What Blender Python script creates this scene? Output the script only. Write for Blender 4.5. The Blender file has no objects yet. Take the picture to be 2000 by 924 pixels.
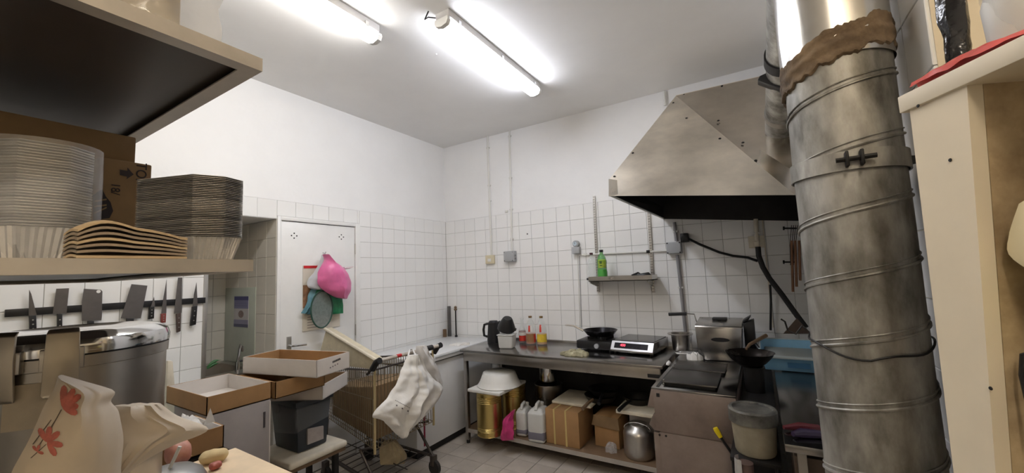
import bpy, bmesh, math, random
from math import sin, cos, pi, radians
from mathutils import Vector, Matrix, noise

# ------------------------------------------------------------------ camera
SC = bpy.context.scene
COL = SC.collection
F_PX = 780.162                                  # focal length in pixels of the 2000 x 924 frame
CAM = Vector((3.2366, -3.7264, 1.5617))
YAW, PITCH, ROLL = radians(-31.525), radians(5.256), radians(-2.318)
_f = Vector((sin(YAW)*cos(PITCH), cos(YAW)*cos(PITCH), sin(PITCH)))
_r = Vector((cos(YAW), -sin(YAW), 0)); _u = _r.cross(_f)
R_ = _r*cos(ROLL) + _u*sin(ROLL); U_ = -_r*sin(ROLL) + _u*cos(ROLL)
cd = bpy.data.cameras.new('camera'); cam = bpy.data.objects.new('camera', cd); COL.objects.link(cam)
cd.sensor_fit = 'HORIZONTAL'; cd.sensor_width = 36; cd.lens = 36*F_PX/2000; cd.clip_start = .02
cam.matrix_world = Matrix(((R_.x, U_.x, -_f.x, CAM.x), (R_.y, U_.y, -_f.y, CAM.y), (R_.z, U_.z, -_f.z, CAM.z), (0, 0, 0, 1)))
SC.camera = cam
# ------------------------------------------------------------------ world, exposure
wd = bpy.data.worlds.new('world'); SC.world = wd; wd.use_nodes = True
wd.node_tree.nodes['Background'].inputs[0].default_value = (.8, .85, 1, 1)
wd.node_tree.nodes['Background'].inputs[1].default_value = .05
SC.view_settings.view_transform = 'Standard'; SC.view_settings.look = 'None'
SC.view_settings.exposure = 0.0; SC.view_settings.gamma = 1; SC.view_settings.use_curve_mapping = False
LAMP_POWER = 42.0

# ------------------------------------------------------------------ helpers
def at(px, py, axis, val):
    d = R_*((px-1000)/F_PX) + U_*((462-py)/F_PX) + _f
    return CAM + d*((val-CAM[axis])/d[axis])
def X_(px, py, v): return at(px, py, 0, v)
def Y_(px, py, v): return at(px, py, 1, v)
def Z_(px, py, v): return at(px, py, 2, v)
def lerp(a, b, t): return a+(b-a)*t
def srgb(c):
    return tuple(((x/255)/12.92 if x/255 <= .04045 else ((x/255+.055)/1.055)**2.4) for x in c)
MATS = {}
def M(name, rgb, rough=.5, metal=0, var=.08, scale=6, bump=0, bscale=60, rand=0, trans=0, alpha=1, emit=0, spec=.5, rvar=.08, stretch=None, rgb2=None, coat=0, ior=1.45):
    if name in MATS: return MATS[name]
    m = bpy.data.materials.new(name); m.use_nodes = True; nt = m.node_tree; N = nt.nodes; L = nt.links
    b = N['Principled BSDF']; c = srgb(rgb)
    b.inputs['Metallic'].default_value = metal; b.inputs['Roughness'].default_value = rough
    b.inputs['Specular IOR Level'].default_value = spec; b.inputs['IOR'].default_value = ior
    b.inputs['Transmission Weight'].default_value = trans; b.inputs['Alpha'].default_value = alpha
    b.inputs['Coat Weight'].default_value = coat
    tc = N.new('ShaderNodeTexCoord'); mp = N.new('ShaderNodeMapping'); L.new(tc.outputs['Object'], mp.inputs[0])
    if stretch: mp.inputs['Scale'].default_value = stretch
    nz = N.new('ShaderNodeTexNoise'); nz.inputs['Scale'].default_value = scale; nz.inputs['Detail'].default_value = 6; nz.inputs['Roughness'].default_value = .62
    L.new(mp.outputs[0], nz.inputs['Vector'])
    cr = N.new('ShaderNodeValToRGB'); cr.color_ramp.elements[0].position = .32; cr.color_ramp.elements[1].position = .68
    lo = tuple(x*(1-var) for x in c) if rgb2 is None else srgb(rgb2); hi = tuple(min(1, x*(1+var)) for x in c) if rgb2 is None else c
    cr.color_ramp.elements[0].color = (*lo, 1); cr.color_ramp.elements[1].color = (*hi, 1)
    L.new(nz.outputs['Fac'], cr.inputs[0]); out = cr.outputs[0]
    if rand:
        oi = N.new('ShaderNodeObjectInfo'); mr = N.new('ShaderNodeMapRange'); mr.inputs[3].default_value = 1-rand; mr.inputs[4].default_value = 1+rand*.4
        L.new(oi.outputs['Random'], mr.inputs[0]); mx = N.new('ShaderNodeMix'); mx.data_type = 'RGBA'; mx.blend_type = 'MULTIPLY'; mx.inputs[0].default_value = 1
        L.new(out, mx.inputs[6]); L.new(mr.outputs[0], mx.inputs[7]); out = mx.outputs[2]
    L.new(out, b.inputs['Base Color'])
    if rvar:
        mr = N.new('ShaderNodeMapRange'); mr.inputs[3].default_value = max(.02, rough-rvar); mr.inputs[4].default_value = min(1, rough+rvar)
        L.new(nz.outputs['Fac'], mr.inputs[0]); L.new(mr.outputs[0], b.inputs['Roughness'])
    if bump:
        n2 = N.new('ShaderNodeTexNoise'); n2.inputs['Scale'].default_value = bscale; n2.inputs['Detail'].default_value = 3; L.new(mp.outputs[0], n2.inputs['Vector'])
        bp = N.new('ShaderNodeBump'); bp.inputs['Strength'].default_value = bump; bp.inputs['Distance'].default_value = .01
        L.new(n2.outputs['Fac'], bp.inputs['Height']); L.new(bp.outputs[0], b.inputs['Normal'])
    if emit:
        b.inputs['Emission Color'].default_value = (*c, 1); b.inputs['Emission Strength'].default_value = emit
    MATS[name] = m; return m

class MB:
    def __init__(s): s.v = []; s.f = []
    def add(s, vs, fs):
        o = len(s.v); s.v += [Vector(v) for v in vs]; s.f += [tuple(i+o for i in f) for f in fs]; return s
    def hexa(s, p): return s.add(p, [(3, 2, 1, 0), (4, 5, 6, 7), (0, 1, 5, 4), (1, 2, 6, 5), (2, 3, 7, 6), (3, 0, 4, 7)])
    def box(s, x0, x1, y0, y1, z0, z1): return s.hexa([(x0, y0, z0), (x1, y0, z0), (x1, y1, z0), (x0, y1, z0), (x0, y0, z1), (x1, y0, z1), (x1, y1, z1), (x0, y1, z1)])
    def cbox(s, c, d, m=None):
        p = [Vector((i*d[0]/2, j*d[1]/2, k*d[2]/2)) for k in (-1, 1) for i, j in ((-1, -1), (1, -1), (1, 1), (-1, 1))]
        if m is not None: p = [m @ q for q in p]
        return s.hexa([q+Vector(c) for q in p])
    def cyl(s, p0, p1, r0, r1=None, n=16, caps=True):
        p0 = Vector(p0); p1 = Vector(p1); r1 = r0 if r1 is None else r1; d = (p1-p0).normalized()
        a = d.orthogonal().normalized(); b = d.cross(a); vs = []
        for p, r in ((p0, r0), (p1, r1)):
            for i in range(n):
                t = 2*pi*i/n; vs.append(p+a*cos(t)*r+b*sin(t)*r)
        fs = [(i, (i+1) % n, n+(i+1) % n, n+i) for i in range(n)]
        if caps: fs += [tuple(range(n-1, -1, -1)), tuple(range(n, 2*n))]
        return s.add(vs, fs)
    def lathe(s, prof, c=(0, 0, 0), n=28, sx=1, sy=1, m=None, cap0=True, cap1=True):
        vs = []
        for r, z in prof:
            for i in range(n):
                t = 2*pi*i/n; q = Vector((r*cos(t)*sx, r*sin(t)*sy, z)); vs.append((m @ q if m is not None else q)+Vector(c))
        k = len(prof); fs = []
        for j in range(k-1):
            for i in range(n): fs.append((j*n+i, j*n+(i+1) % n, (j+1)*n+(i+1) % n, (j+1)*n+i))
        if cap0: fs.append(tuple(range(n-1, -1, -1)))
        if cap1: fs.append(tuple((k-1)*n+i for i in range(n)))
        return s.add(vs, fs)
    def tube(s, pts, r, n=8, caps=True):
        pts = [Vector(p) for p in pts]; k = len(pts); vs = []; prev = None
        for i, p in enumerate(pts):
            d = (pts[min(i+1, k-1)]-pts[max(i-1, 0)]).normalized()
            a = d.orthogonal().normalized() if prev is None else (prev-d*prev.dot(d)).normalized()
            prev = a; b = d.cross(a); rr = r[i] if isinstance(r, (list, tuple)) else r
            for j in range(n):
                t = 2*pi*j/n; vs.append(p+a*cos(t)*rr+b*sin(t)*rr)
        fs = [(i*n+j, i*n+(j+1) % n, (i+1)*n+(j+1) % n, (i+1)*n+j) for i in range(k-1) for j in range(n)]
        if caps: fs += [tuple(range(n-1, -1, -1)), tuple((k-1)*n+j for j in range(n))]
        return s.add(vs, fs)
    def prism(s, poly, fn, h0, h1):
        n = len(poly); vs = [fn(a, b, h0) for a, b in poly]+[fn(a, b, h1) for a, b in poly]
        return s.add(vs, [tuple(range(n-1, -1, -1)), tuple(range(n, 2*n))]+[(i, (i+1) % n, n+(i+1) % n, n+i) for i in range(n)])
    def grid(s, fn, nu, nv, wrap=False):
        vs = [fn(i/(nu if wrap else nu-1), j/(nv-1)) for j in range(nv) for i in range(nu)]
        fs = [(j*nu+i, j*nu+(i+1) % nu, (j+1)*nu+(i+1) % nu, (j+1)*nu+i) for j in range(nv-1) for i in range(nu if wrap else nu-1)]
        return s.add(vs, fs)
    def mesh(s, name, mat, bevel=0, seg=2, inv=None, smooth=35):
        me = bpy.data.meshes.new(name)
        vs = [inv @ v for v in s.v] if inv is not None else s.v
        me.from_pydata([tuple(v) for v in vs], [], s.f)
        bm = bmesh.new(); bm.from_mesh(me)
        bmesh.ops.recalc_face_normals(bm, faces=bm.faces)
        if bevel:
            ed = [e for e in bm.edges if len(e.link_faces) == 2 and e.calc_face_angle(0) > .5]
            bmesh.ops.bevel(bm, geom=ed, offset=bevel, segments=seg, affect='EDGES', profile=.5, clamp_overlap=True)
        bm.to_mesh(me); bm.free()
        if smooth:
            for p in me.polygons: p.use_smooth = True
            me.set_sharp_from_angle(angle=radians(smooth))
        me.materials.append(mat); return me
ROOT = {}
def tag(o, label=None, cat=None, group=None, kind=None):
    if label: o['label'] = label
    if cat: o['category'] = cat
    if group: o['group'] = group
    if kind: o['kind'] = kind
    return o
def thing(name, label, cat, loc=(0, 0, 0), rz=0, group=None, kind=None):
    o = bpy.data.objects.new(name, None); COL.objects.link(o); o.location = loc; o.rotation_euler = (0, 0, rz)
    o.empty_display_size = .05; ROOT[o] = (Matrix.Translation(Vector(loc)) @ Matrix.Rotation(rz, 4, 'Z')).inverted()
    return tag(o, label, cat, group, kind)
def part(name, mb, mat, parent, bevel=0, w=True, label=None, seg=2, smooth=35, kind=None):
    """a mesh child; w: coordinates are world ones and are brought into the thing's frame"""
    inv = ROOT[parent] if w else None
    o = bpy.data.objects.new(name, mb.mesh(name, mat, bevel, seg, inv, smooth)); COL.objects.link(o); o.parent = parent; ROOT[o] = ROOT[parent]
    return tag(o, label, kind=kind)
def solo(name, mb, mat, label, cat, group=None, kind=None, bevel=0, seg=2, smooth=35, base=None):
    if base is None:
        xs = [v.x for v in mb.v]; ys = [v.y for v in mb.v]; base = Vector(((min(xs)+max(xs))/2, (min(ys)+max(ys))/2, min(v.z for v in mb.v)))
    inv = Matrix.Translation(-Vector(base))
    o = bpy.data.objects.new(name, mb.mesh(name, mat, bevel, seg, inv, smooth)); COL.objects.link(o); o.location = base; ROOT[o] = inv
    return tag(o, label, cat, group, kind)
def struct(name, mb, mat, bevel=0, smooth=35):
    return solo(name, mb, mat, None, None, kind='structure', bevel=bevel, smooth=smooth)
def pouch(rows, n, bf=.05, bb=.02, nu=26, sub=4, amp=.012, freq=9, seed=0, fold=.0, prof=None):
    """a bag: rows of (left, right) points from top to bottom, swollen along n at the front and behind"""
    n = Vector(n).normalized(); R = []
    k = len(rows)
    for i in range((k-1)*sub+1):
        j = min(i//sub, k-2); t = (i-j*sub)/sub
        g = lambda a: tuple(0.5*((2*rows[j][a][q])+(-rows[max(j-1, 0)][a][q]+rows[j+1][a][q])*t+(2*rows[max(j-1, 0)][a][q]-5*rows[j][a][q]+4*rows[j+1][a][q]-rows[min(j+2, k-1)][a][q])*t*t+(-rows[max(j-1, 0)][a][q]+3*rows[j][a][q]-3*rows[j+1][a][q]+rows[min(j+2, k-1)][a][q])*t**3) for q in range(3))
        R.append((Vector(g(0)), Vector(g(1))))
    nv = len(R); mb = MB()
    def fn(u, v):
        i = min(int(round(v*(nv-1))), nv-1); a, b = R[i]
        front = u < .5; t = u*2 if front else (1-u)*2
        p = lerp(a, b, t); s = sin(pi*t)**.7; pv = (prof(v) if prof else (sin(pi*min(1, v*.9+.1)))**.6)
        p = p+n*((bf if front else -bb)*s*pv)
        q = p*freq+Vector((seed*7.3, seed*3.1, 0))
        e = .35+.65*s
        p = p+n*(amp*e*noise.noise(q)*1.6)+(b-a).normalized()*(amp*.6*noise.noise(q*1.7+Vector((5, 2, 1))))
        p = p+n*(amp*.55*e*noise.noise(q*2.9+Vector((1, 8, 3))))
        if fold: p = p+n*(fold*s*abs(noise.noise(Vector((t*5+seed, v*1.6, seed)))))
        return p
    mb.grid(fn, nu, nv, wrap=True)
    mb.f.append(tuple(len(mb.v)-nu+i for i in range(nu))); mb.f.append(tuple(range(nu-1, -1, -1)))
    return mb
def text_part(name, s, size, mat, parent, m, depth=.0006, label=None):
    """flat lettering laid on a surface: m places the text plane in the world"""
    cu = bpy.data.curves.new(name, 'FONT'); cu.body = s; cu.size = size; cu.align_x = 'CENTER'; cu.align_y = 'CENTER'; cu.extrude = depth
    tmp = bpy.data.objects.new('lettering_tmp', cu); me = tmp.to_mesh(); nm = me.copy(); tmp.to_mesh_clear(); bpy.data.objects.remove(tmp); bpy.data.curves.remove(cu)
    nm.name = name; nm.transform(ROOT[parent] @ m); nm.materials.clear(); nm.materials.append(mat)
    o = bpy.data.objects.new(name, nm); COL.objects.link(o); o.parent = parent; ROOT[o] = ROOT[parent]
    return tag(o, label)
def frame(o, x, y):
    x = Vector(x).normalized(); y = Vector(y).normalized(); z = x.cross(y)
    return Matrix(((x.x, y.x, z.x, o[0]), (x.y, y.y, z.y, o[1]), (x.z, y.z, z.z, o[2]), (0, 0, 0, 1)))
def copy_tree(o, parent=None):
    c = o.copy(); COL.objects.link(c); c.parent = parent
    for ch in list(o.children): copy_tree(ch, c)
    return c
rnd = random.Random(7)

# ------------------------------------------------------------------ materials
paint = M('wall_paint', (240, 240, 240), .7, var=.02, scale=3, bump=.12, bscale=30)
ceilp = M('ceiling_paint', (242, 241, 239), .75, var=.03, scale=1.5, bump=.1, bscale=20)
cream = M('cream_paint', (226, 214, 190), .5, var=.05, scale=5, bump=.06, bscale=25)
tilem = M('glazed_tile', (240, 240, 239), .16, var=.015, scale=4, rand=.02, bump=.03, bscale=9)
tiler = M('glazed_tile_old', (232, 228, 218), .3, var=.04, scale=4, rand=.06, bump=.03, bscale=9)
grout = M('grout', (172, 169, 163), .85, var=.12, scale=20)
ftile = M('floor_tile', (178, 170, 160), .4, var=.1, scale=7, rand=.1, bump=.05, bscale=30)
fgrout = M('floor_grout', (86, 78, 70), .9, var=.2, scale=20)
steel = M('brushed_steel', (176, 172, 166), .3, 1, var=.12, scale=5, rvar=.1, bump=.03, bscale=18)
steelw = M('worktop_steel', (150, 148, 146), .22, 1, var=.15, scale=4, rvar=.1, bump=.02, bscale=14)
steelf = M('greasy_shelf_steel', (184, 178, 170), .5, .55, var=.14, scale=6, rvar=.12)
hoodm = M('hood_steel', (232, 224, 210), .42, 1, var=.2, scale=2.6, rvar=.13, bump=.12, bscale=3.2)
stovem = M('stove_side_steel', (152, 138, 130), .5, .6, var=.12, scale=6, rvar=.1, rgb2=(128, 114, 107))
hoodm2 = M('hood_steel_glossy', (206, 197, 184), .22, 1, var=.22, scale=2.2, rvar=.12, bump=.2, bscale=3)
galv = M('galvanised_duct', (184, 182, 176), .5, .7, scale=11, rvar=.16, bump=.14, bscale=14, stretch=(1.3, 1.3, .5), rgb2=(92, 89, 82))
galvb = M('bright_duct', (215, 214, 212), .22, 1, var=.1, scale=6, bump=.1, bscale=8)
alum = M('aluminium', (190, 188, 184), .35, 1, var=.1, scale=8, bump=.05, bscale=20)
foil = M('foil_tray', (212, 211, 210), .42, .75, var=.12, scale=14, bump=.25, bscale=60)
foilr = M('foil_rim', (214, 212, 209), .42, .75, var=.08, scale=14, rand=.4)
chrome = M('chrome', (210, 210, 210), .1, 1, var=.03)
gold = M('golden_tin', (198, 176, 112), .3, 1, var=.05, scale=4)
black = M('black_plastic', (26, 26, 28), .4, var=.1)
blackm = M('black_iron', (30, 28, 27), .5, .3, var=.25, scale=12, bump=.08)
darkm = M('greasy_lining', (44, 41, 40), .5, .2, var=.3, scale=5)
rubber = M('dark_rubber', (36, 34, 33), .7, var=.15)
white = M('white_enamel', (232, 232, 230), .3, var=.03)
freezerm = M('freezer_white', (222, 223, 224), .35, var=.04, scale=3)
dirtyw = M('dirty_white_board', (222, 214, 196), .55, var=.12, scale=9)
wplast = M('white_plastic', (222, 221, 216), .45, var=.05)
jerry = M('milky_plastic', (214, 214, 210), .4, var=.05, trans=.15)
kraft = M('kraft_card', (158, 122, 82), .8, var=.1, scale=10, bump=.05, bscale=80)
kraftd = M('dark_kraft_card', (128, 104, 74), .8, var=.12, scale=8)
cardw = M('white_card', (212, 206, 200), .7, var=.05, scale=8)
greyb = M('grey_board', (150, 143, 141), .7, var=.06, scale=9, bump=.04)
foam = M('foam_board', (205, 196, 172), .8, var=.1, scale=14, bump=.25, bscale=50)
bagw = M('white_bag', (228, 226, 222), .35, var=.04, scale=8, bump=.25, bscale=26)
bagf = M('cream_bag', (214, 200, 180), .45, var=.05, scale=7, bump=.12, bscale=18)
pink = M('pink_bag', (226, 116, 168), .32, var=.12, scale=9, bump=.2, bscale=24)
green = M('green_mesh', (30, 120, 78), .5, var=.25, scale=30)
teal = M('teal_bag', (88, 134, 148), .5, var=.12, scale=12)
wrap = M('clear_wrap', (236, 238, 242), .12, var=.02, alpha=.27, spec=.9, bump=.6, bscale=30, coat=.6)
blue = M('blue_plastic', (138, 190, 222), .4, var=.08, scale=8)
bind = M('dark_bin', (46, 52, 60), .4, var=.12, scale=6)
red = M('red_plastic', (198, 40, 44), .4, var=.08)
ink = M('print_ink', (44, 38, 42), .7, var=.15, scale=30)
tan = M('strap_tape', (196, 176, 116), .5, var=.06)
wood = M('worn_wood', (112, 90, 68), .6, var=.2, scale=8, stretch=(1, 1, 6))
woodc = M('chopping_board', (226, 204, 172), .6, var=.12, scale=7)
grey = M('grey_plastic', (168, 170, 172), .5, var=.06)
cable = M('black_cable', (24, 23, 24), .5, var=.1)

# ------------------------------------------------------------------ the room
TOP, CEIL, T = 2.22, 3.1507, .15                 # tile top line, ceiling, tile module
XR = 3.546                                       # right wall
def tile_mesh(name, a, b, mat, gap=.0022, d=.007, ch=.0016):
    """a glazed tile in the local plane (x across, z up), face towards -y, edges eased"""
    a = a-gap; b = b-gap; mb = MB(); x, z = a/2, b/2
    o = [(-x, 0, -z), (x, 0, -z), (x, 0, z), (-x, 0, z)]
    f = [(-x, -d+ch, -z), (x, -d+ch, -z), (x, -d+ch, z), (-x, -d+ch, z)]
    i = [(-x+ch, -d, -z+ch), (x-ch, -d, -z+ch), (x-ch, -d, z-ch), (-x+ch, -d, z-ch)]
    mb.add(o+f+i, [(0, 1, 5, 4), (1, 2, 6, 5), (2, 3, 7, 6), (3, 0, 4, 7), (4, 5, 9, 8), (5, 6, 10, 9), (6, 7, 11, 10), (7, 4, 8, 11), (8, 9, 10, 11)])
    return mb.mesh(name, mat, smooth=0)
TM = {}
def put_tiles(wall, mat, org, ux, us, zs, skip=None, nrm_rot=0.0, name='tile'):
    """tiles between the consecutive cut lines us (along ux from org) and zs, as children of a wall"""
    inv = ROOT[wall]; n = 0
    for i in range(len(us)-1):
        for j in range(len(zs)-1):
            a, b = us[i], us[i+1]; c, d = zs[j+1], zs[j]
            if b-a < .012 or d-c < .012 or (skip and skip((a+b)/2, (c+d)/2)): continue
            key = (mat.name, round(b-a, 4), round(d-c, 4))
            if key not in TM: TM[key] = tile_mesh('tile', b-a, d-c, mat)
            o = bpy.data.objects.new(name, TM[key]); COL.objects.link(o); o.parent = wall
            o.location = inv @ (Vector(org)+Vector(ux)*((a+b)/2)+Vector((0, 0, (c+d)/2))); o.rotation_euler = (0, 0, nrm_rot); n += 1
    return n
def tile_stuff(wall, mat, org, ux, us, zs, nrm_rot=0.0):
    mb = MB(); ny = Vector((0, -1, 0)); ny.rotate(Matrix.Rotation(nrm_rot, 3, 'Z')); ux = Vector(ux)
    for i in range(len(us)-1):
        for j in range(len(zs)-1):
            a, b = us[i]+.0011, us[i+1]-.0011; c, d = zs[j+1]+.0011, zs[j]-.0011
            if b-a < .01 or d-c < .01: continue
            p = [Vector(org)+ux*q+Vector((0, 0, z)) for q, z in ((a, c), (b, c), (b, d), (a, d))]
            mb.hexa(p+[q+ny*.007 for q in p])
    return part('tiles_beyond', mb, mat, wall, kind='stuff', smooth=0)
zrow = [TOP-T*i for i in range(16)]
# floor: bed and tiles of 0.195 m
FT = .195
floor = struct('floor', MB().box(-1.2, 4.8, -5.8, .2, -.1, -.006), fgrout)
fx0 = Z_(945+20, 890, 0).x
fm = None
def floor_tile():
    mb = MB(); h = FT/2-.002; c = .0015
    o = [(-h, -h, -.006), (h, -h, -.006), (h, h, -.006), (-h, h, -.006)]; f = [(x, y, -c) for x, y, z in o]; g = [(x*(1-c/h), y*(1-c/h), 0) for x, y, z in o]
    mb.add(o+f+g, [(0, 1, 5, 4), (1, 2, 6, 5), (2, 3, 7, 6), (3, 0, 4, 7), (4, 5, 9, 8), (5, 6, 10, 9), (6, 7, 11, 10), (7, 4, 8, 11), (8, 9, 10, 11)])
    return mb.mesh('floor_tile', ftile, smooth=0)
fm = floor_tile(); fst = MB()
FX = .9585; FY = -.735
for i in range(-11, 20):
    for j in range(-26, 5):
        x = FX+(i+.5)*FT; y = FY+(j+.5)*FT
        if .1 < x < 2.7 and -2.6 < y < -.0:
            o = bpy.data.objects.new('floor_tile', fm); COL.objects.link(o); o.parent = floor; o.location = ROOT[floor] @ Vector((x, y, 0))
        else: fst.box(x-FT/2+.002, x+FT/2-.002, y-FT/2+.002, y+FT/2-.002, -.006, 0)
part('floor_tiles_beyond', fst, ftile, floor, kind='stuff', smooth=0)
ceiling = struct('ceiling', MB().box(-1.2, 4.8, -5.8, .2, CEIL, CEIL+.1), ceilp)
# back wall
wall_back = struct('wall_back', MB().box(-1.0, 4.8, 0, .15, TOP, CEIL), paint)
part('grout_bed', MB().box(-.15, 3.7, .006, .15, 0, TOP), grout, wall_back)
bx = [0]+[-.0048+T*i for i in range(1, 24)]+[XR]
put_tiles(wall_back, tilem, (0, .007, 0), (1, 0, 0), bx, zrow[:10])
tile_stuff(wall_back, tilem, (0, .007, 0), (1, 0, 0), bx, zrow[9:15]+[0])
# left wall: door wall, lintel over the recess, knife wall
DY0, DY1, DZ = -2.017, -1.244, 2.093               # outer door frame
KY = -2.478                                        # end of the knife wall
wl = MB().box(-.12, 0, -5.6, 0, TOP, CEIL)
wall_left = struct('wall_left', wl, paint)
gb = MB().box(-.12, -.006, DY1, 0, 0, TOP); gb.box(-.12, -.006, DY0-.005, DY1, DZ, TOP)
part('grout_bed', gb, grout, wall_left)
part('recess_lintel', MB().box(-.12, -.004, KY, DY0, 2.068, TOP), paint, wall_left)
ky = [-.0656-T*i for i in range(0, 17)]
us = [0, .0656]+[.0656+T*i for i in range(1, 8)]+[-DY1]
put_tiles(wall_left, tilem, (-.007, 0, 0), (0, -1, 0), us, zrow[:11], nrm_rot=pi/2)
tile_stuff(wall_left, tilem, (-.007, 0, 0), (0, -1, 0), us, zrow[10:15]+[0], nrm_rot=pi/2)
us2 = [-DY1]+[.0656+T*i for i in range(8, 13)]+[-DY0]
put_tiles(wall_left, tilem, (-.007, 0, 0), (0, -1, 0), us2, [TOP, DZ+.002], nrm_rot=pi/2)
us3 = [-DY0, 2.1656, 2.3156, -KY]
put_tiles(wall_left, tilem, (-.007, 0, 0), (0, -1, 0), us3, [TOP, 2.07], nrm_rot=pi/2)
wall_knife = struct('wall_left_2', MB().box(-.12, -.006, -5.6, KY, 0, TOP), grout)
us4 = [-KY]+[2.6156+T*i for i in range(0, 8)]
put_tiles(wall_knife, tilem, (-.007, 0, 0), (0, -1, 0), us4, zrow[:10], nrm_rot=pi/2)
tile_stuff(wall_knife, tilem, (-.007, 0, 0), (0, -1, 0), [us4[-1]+T*i for i in range(13)], zrow[:10], nrm_rot=pi/2)
struct('trim_1', MB().box(-.14, .004, KY-.022, KY+.004, 0, 2.07), alum, bevel=.001)
# recess with the sink
was = struct('wall_recess_side', MB().box(-.95, -.006, DY0+.006, DY0+.1, 0, 2.4), grout)
zr2 = [Y_(533, y, DY0).z for y in (428, 465, 502, 539.5, 577, 614.5, 652.8)]
dz2 = (zr2[1]-zr2[6])/5; zr2 = [2.068]+[zr2[1]-dz2*i for i in range(9)]
put_tiles(was, tiler, (0, DY0+.006, 0), (1, 0, 0), [-.83+.0, -.75, -.6, -.45, -.3, -.15, -.002], zr2)
wab = struct('wall_recess_back', MB().box(-1.0, -.83, -3.4, DY0+.1, 0, 2.4), grout)
put_tiles(wab, tiler, (-.831, DY0, 0), (0, -1, 0), [0, .1, .25, .4, .55, .7], zr2, nrm_rot=pi/2)
struct('ceiling_recess', MB().box(-1.0, -.12, -3.4, DY0+.1, 2.07, 2.2), paint)
struct('wall_recess_front', MB().box(-.95, -.12, -3.4, -3.3, 0, 2.4), paint)
# right wall, its end pier, the far side and the wall behind the camera
PY = -2.69
wall_right = struct('wall_right', MB().box(XR, 4.0, PY, .1, TOP, CEIL), paint)
part('pier', MB().box(XR+.006, 4.0, PY, .1, 0, TOP), cream, wall_right)
put_tiles(wall_right, tilem, (XR+.007, 0, 0), (0, -1, 0), [2.1, 2.25, 2.4, 2.55, 2.688], zrow[:11], nrm_rot=-pi/2)
tile_stuff(wall_right, tilem, (XR+.007, 0, 0), (0, -1, 0), [T*i for i in range(15)], zrow[:15]+[0], nrm_rot=-pi/2)
struct('wall_right_2', MB().box(4.0, 4.15, -5.8, PY+.05, 0, CEIL), cream)
struct('wall_front', MB().box(-.2, 4.2, -5.8, -5.6, 0, CEIL), paint)

# ------------------------------------------------------------------ the door
door = thing('door_1', None, None, (0, (DY0+DY1)/2, 0), kind='structure')
fr = MB()
for y0, y1, z0, z1 in ((DY0+.001, -1.987, 0, DZ), (-1.294, DY1, 0, DZ), (-1.987, -1.294, 2.061, DZ)): fr.box(-.02, .012, y0, y1, z0, z1)
part('door_frame', fr, white, door, bevel=.003)
LY0, LY1 = -1.983, -1.298
leaf = part('door_leaf', MB().box(-.045, -.003, LY0, LY1, .01, 2.056), white, door, bevel=.002)
vh = MB()
for yc, zc in ((-1.876, 1.942), (-1.438, 1.956)):
    for dy, dz in ((.022, 0), (-.022, 0), (0, .02), (0, -.02)): vh.cyl((-.01, yc+dy, zc+dz), (-.0022, yc+dy, zc+dz), .006, n=10)
part('vent_hole', vh, black, leaf)
hp = MB().box(-.003, .004, -1.93, -1.893, .96, 1.13)
pl_ = part('handle_plate', hp, alum, leaf, bevel=.001)
part('door_lever', MB().tube([(.004, -1.912, 1.06), (.05, -1.912, 1.06), (.056, -1.9, 1.06), (.056, -1.80, 1.052)], .008), chrome, pl_)
for z in (.25, 1.1, 1.85): part('hinge', MB().cyl((.004, -1.294, z-.05), (.004, -1.294, z+.05), .006, n=10), alum, door)
hk = Y_(630, 497, 0); hook = X_(631, 496, .0)
part('coat_hook', MB().tube([(-.003, hook.y, hook.z+.01), (.03, hook.y, hook.z), (.04, hook.y, hook.z+.015)], .005), chrome, leaf)

# ------------------------------------------------------------------ ceiling lamps
tube_m = M('lamp_glow', (240, 243, 253), .4, var=0, emit=LAMP_POWER)
tube_w = M('lamp_glow_soft', (250, 247, 244), .4, var=0, emit=LAMP_POWER*.95)
tube_y = M('lamp_glow_warm', (255, 240, 218), .4, var=0, emit=LAMP_POWER*1.3)
lampbody = M('lamp_body', (200, 198, 196), .4, var=.05)
def lamp(x, y0, y1, glow, label):
    t = thing('ceiling_lamp', label, 'lamp', (x, (y0+y1)/2, CEIL), group='fluorescent ceiling lamps')
    part('lamp_housing', MB().box(x-.05, x+.055, y0, y1, CEIL-.05, CEIL), lampbody, t, bevel=.006)
    pr = [(-.048, 0), (-.052, -.018), (-.04, -.042), (0, -.052), (.04, -.042), (.052, -.018), (.048, 0)]
    part('diffuser', MB().prism(pr, lambda a, b, h: (x+a, h, CEIL-.05+b), y0+.012, y1-.012), glow, t)
    for y in (y0, y1):
        part('end_cap', MB().prism([(a*1.03, b*1.04) for a, b in pr], lambda a, b, h: (x+a, h, CEIL-.049+b), y-.008, y+.02), wplast, t)
    for y in (y0+.1, (y0+y1)/2, y1-.1):
        part('clip', MB().box(x+.05, x+.062, y-.012, y+.012, CEIL-.066, CEIL-.03), chrome, t)
    return t
l1 = lamp(1.735, -1.985, -.815, tube_m, 'bright white fluorescent lamp whose whole length shows, nearest the extractor hood')
part('bracket', MB().tube([(1.70, -2.0, CEIL-.04), (1.66, -2.02, CEIL-.03), (1.66, -2.05, CEIL-.06), (1.70, -2.06, CEIL-.03)], .004), blackm, l1)
lamp(1.275, -3.28, -2.105, tube_w, 'fluorescent lamp cut by the top edge, above the steel shelf')
lamp(3.6, -5.1, -3.93, tube_y, 'fluorescent lamp on the ceiling behind the camera')
nail = solo('ceiling_nail', MB().lathe([(.004, -.008), (.007, -.004), (.007, 0)], Z_(852, 105, CEIL), 10), white, 'tiny white nail head in the ceiling beside the lamp', 'nail')

def on_plane(px, py, a, b, c):
    n = (b-a).cross(c-a); d = R_*((px-1000)/F_PX)+U_*((462-py)/F_PX)+_f
    return CAM+d*((a-CAM).dot(n)/d.dot(n)), n.normalized()

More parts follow.
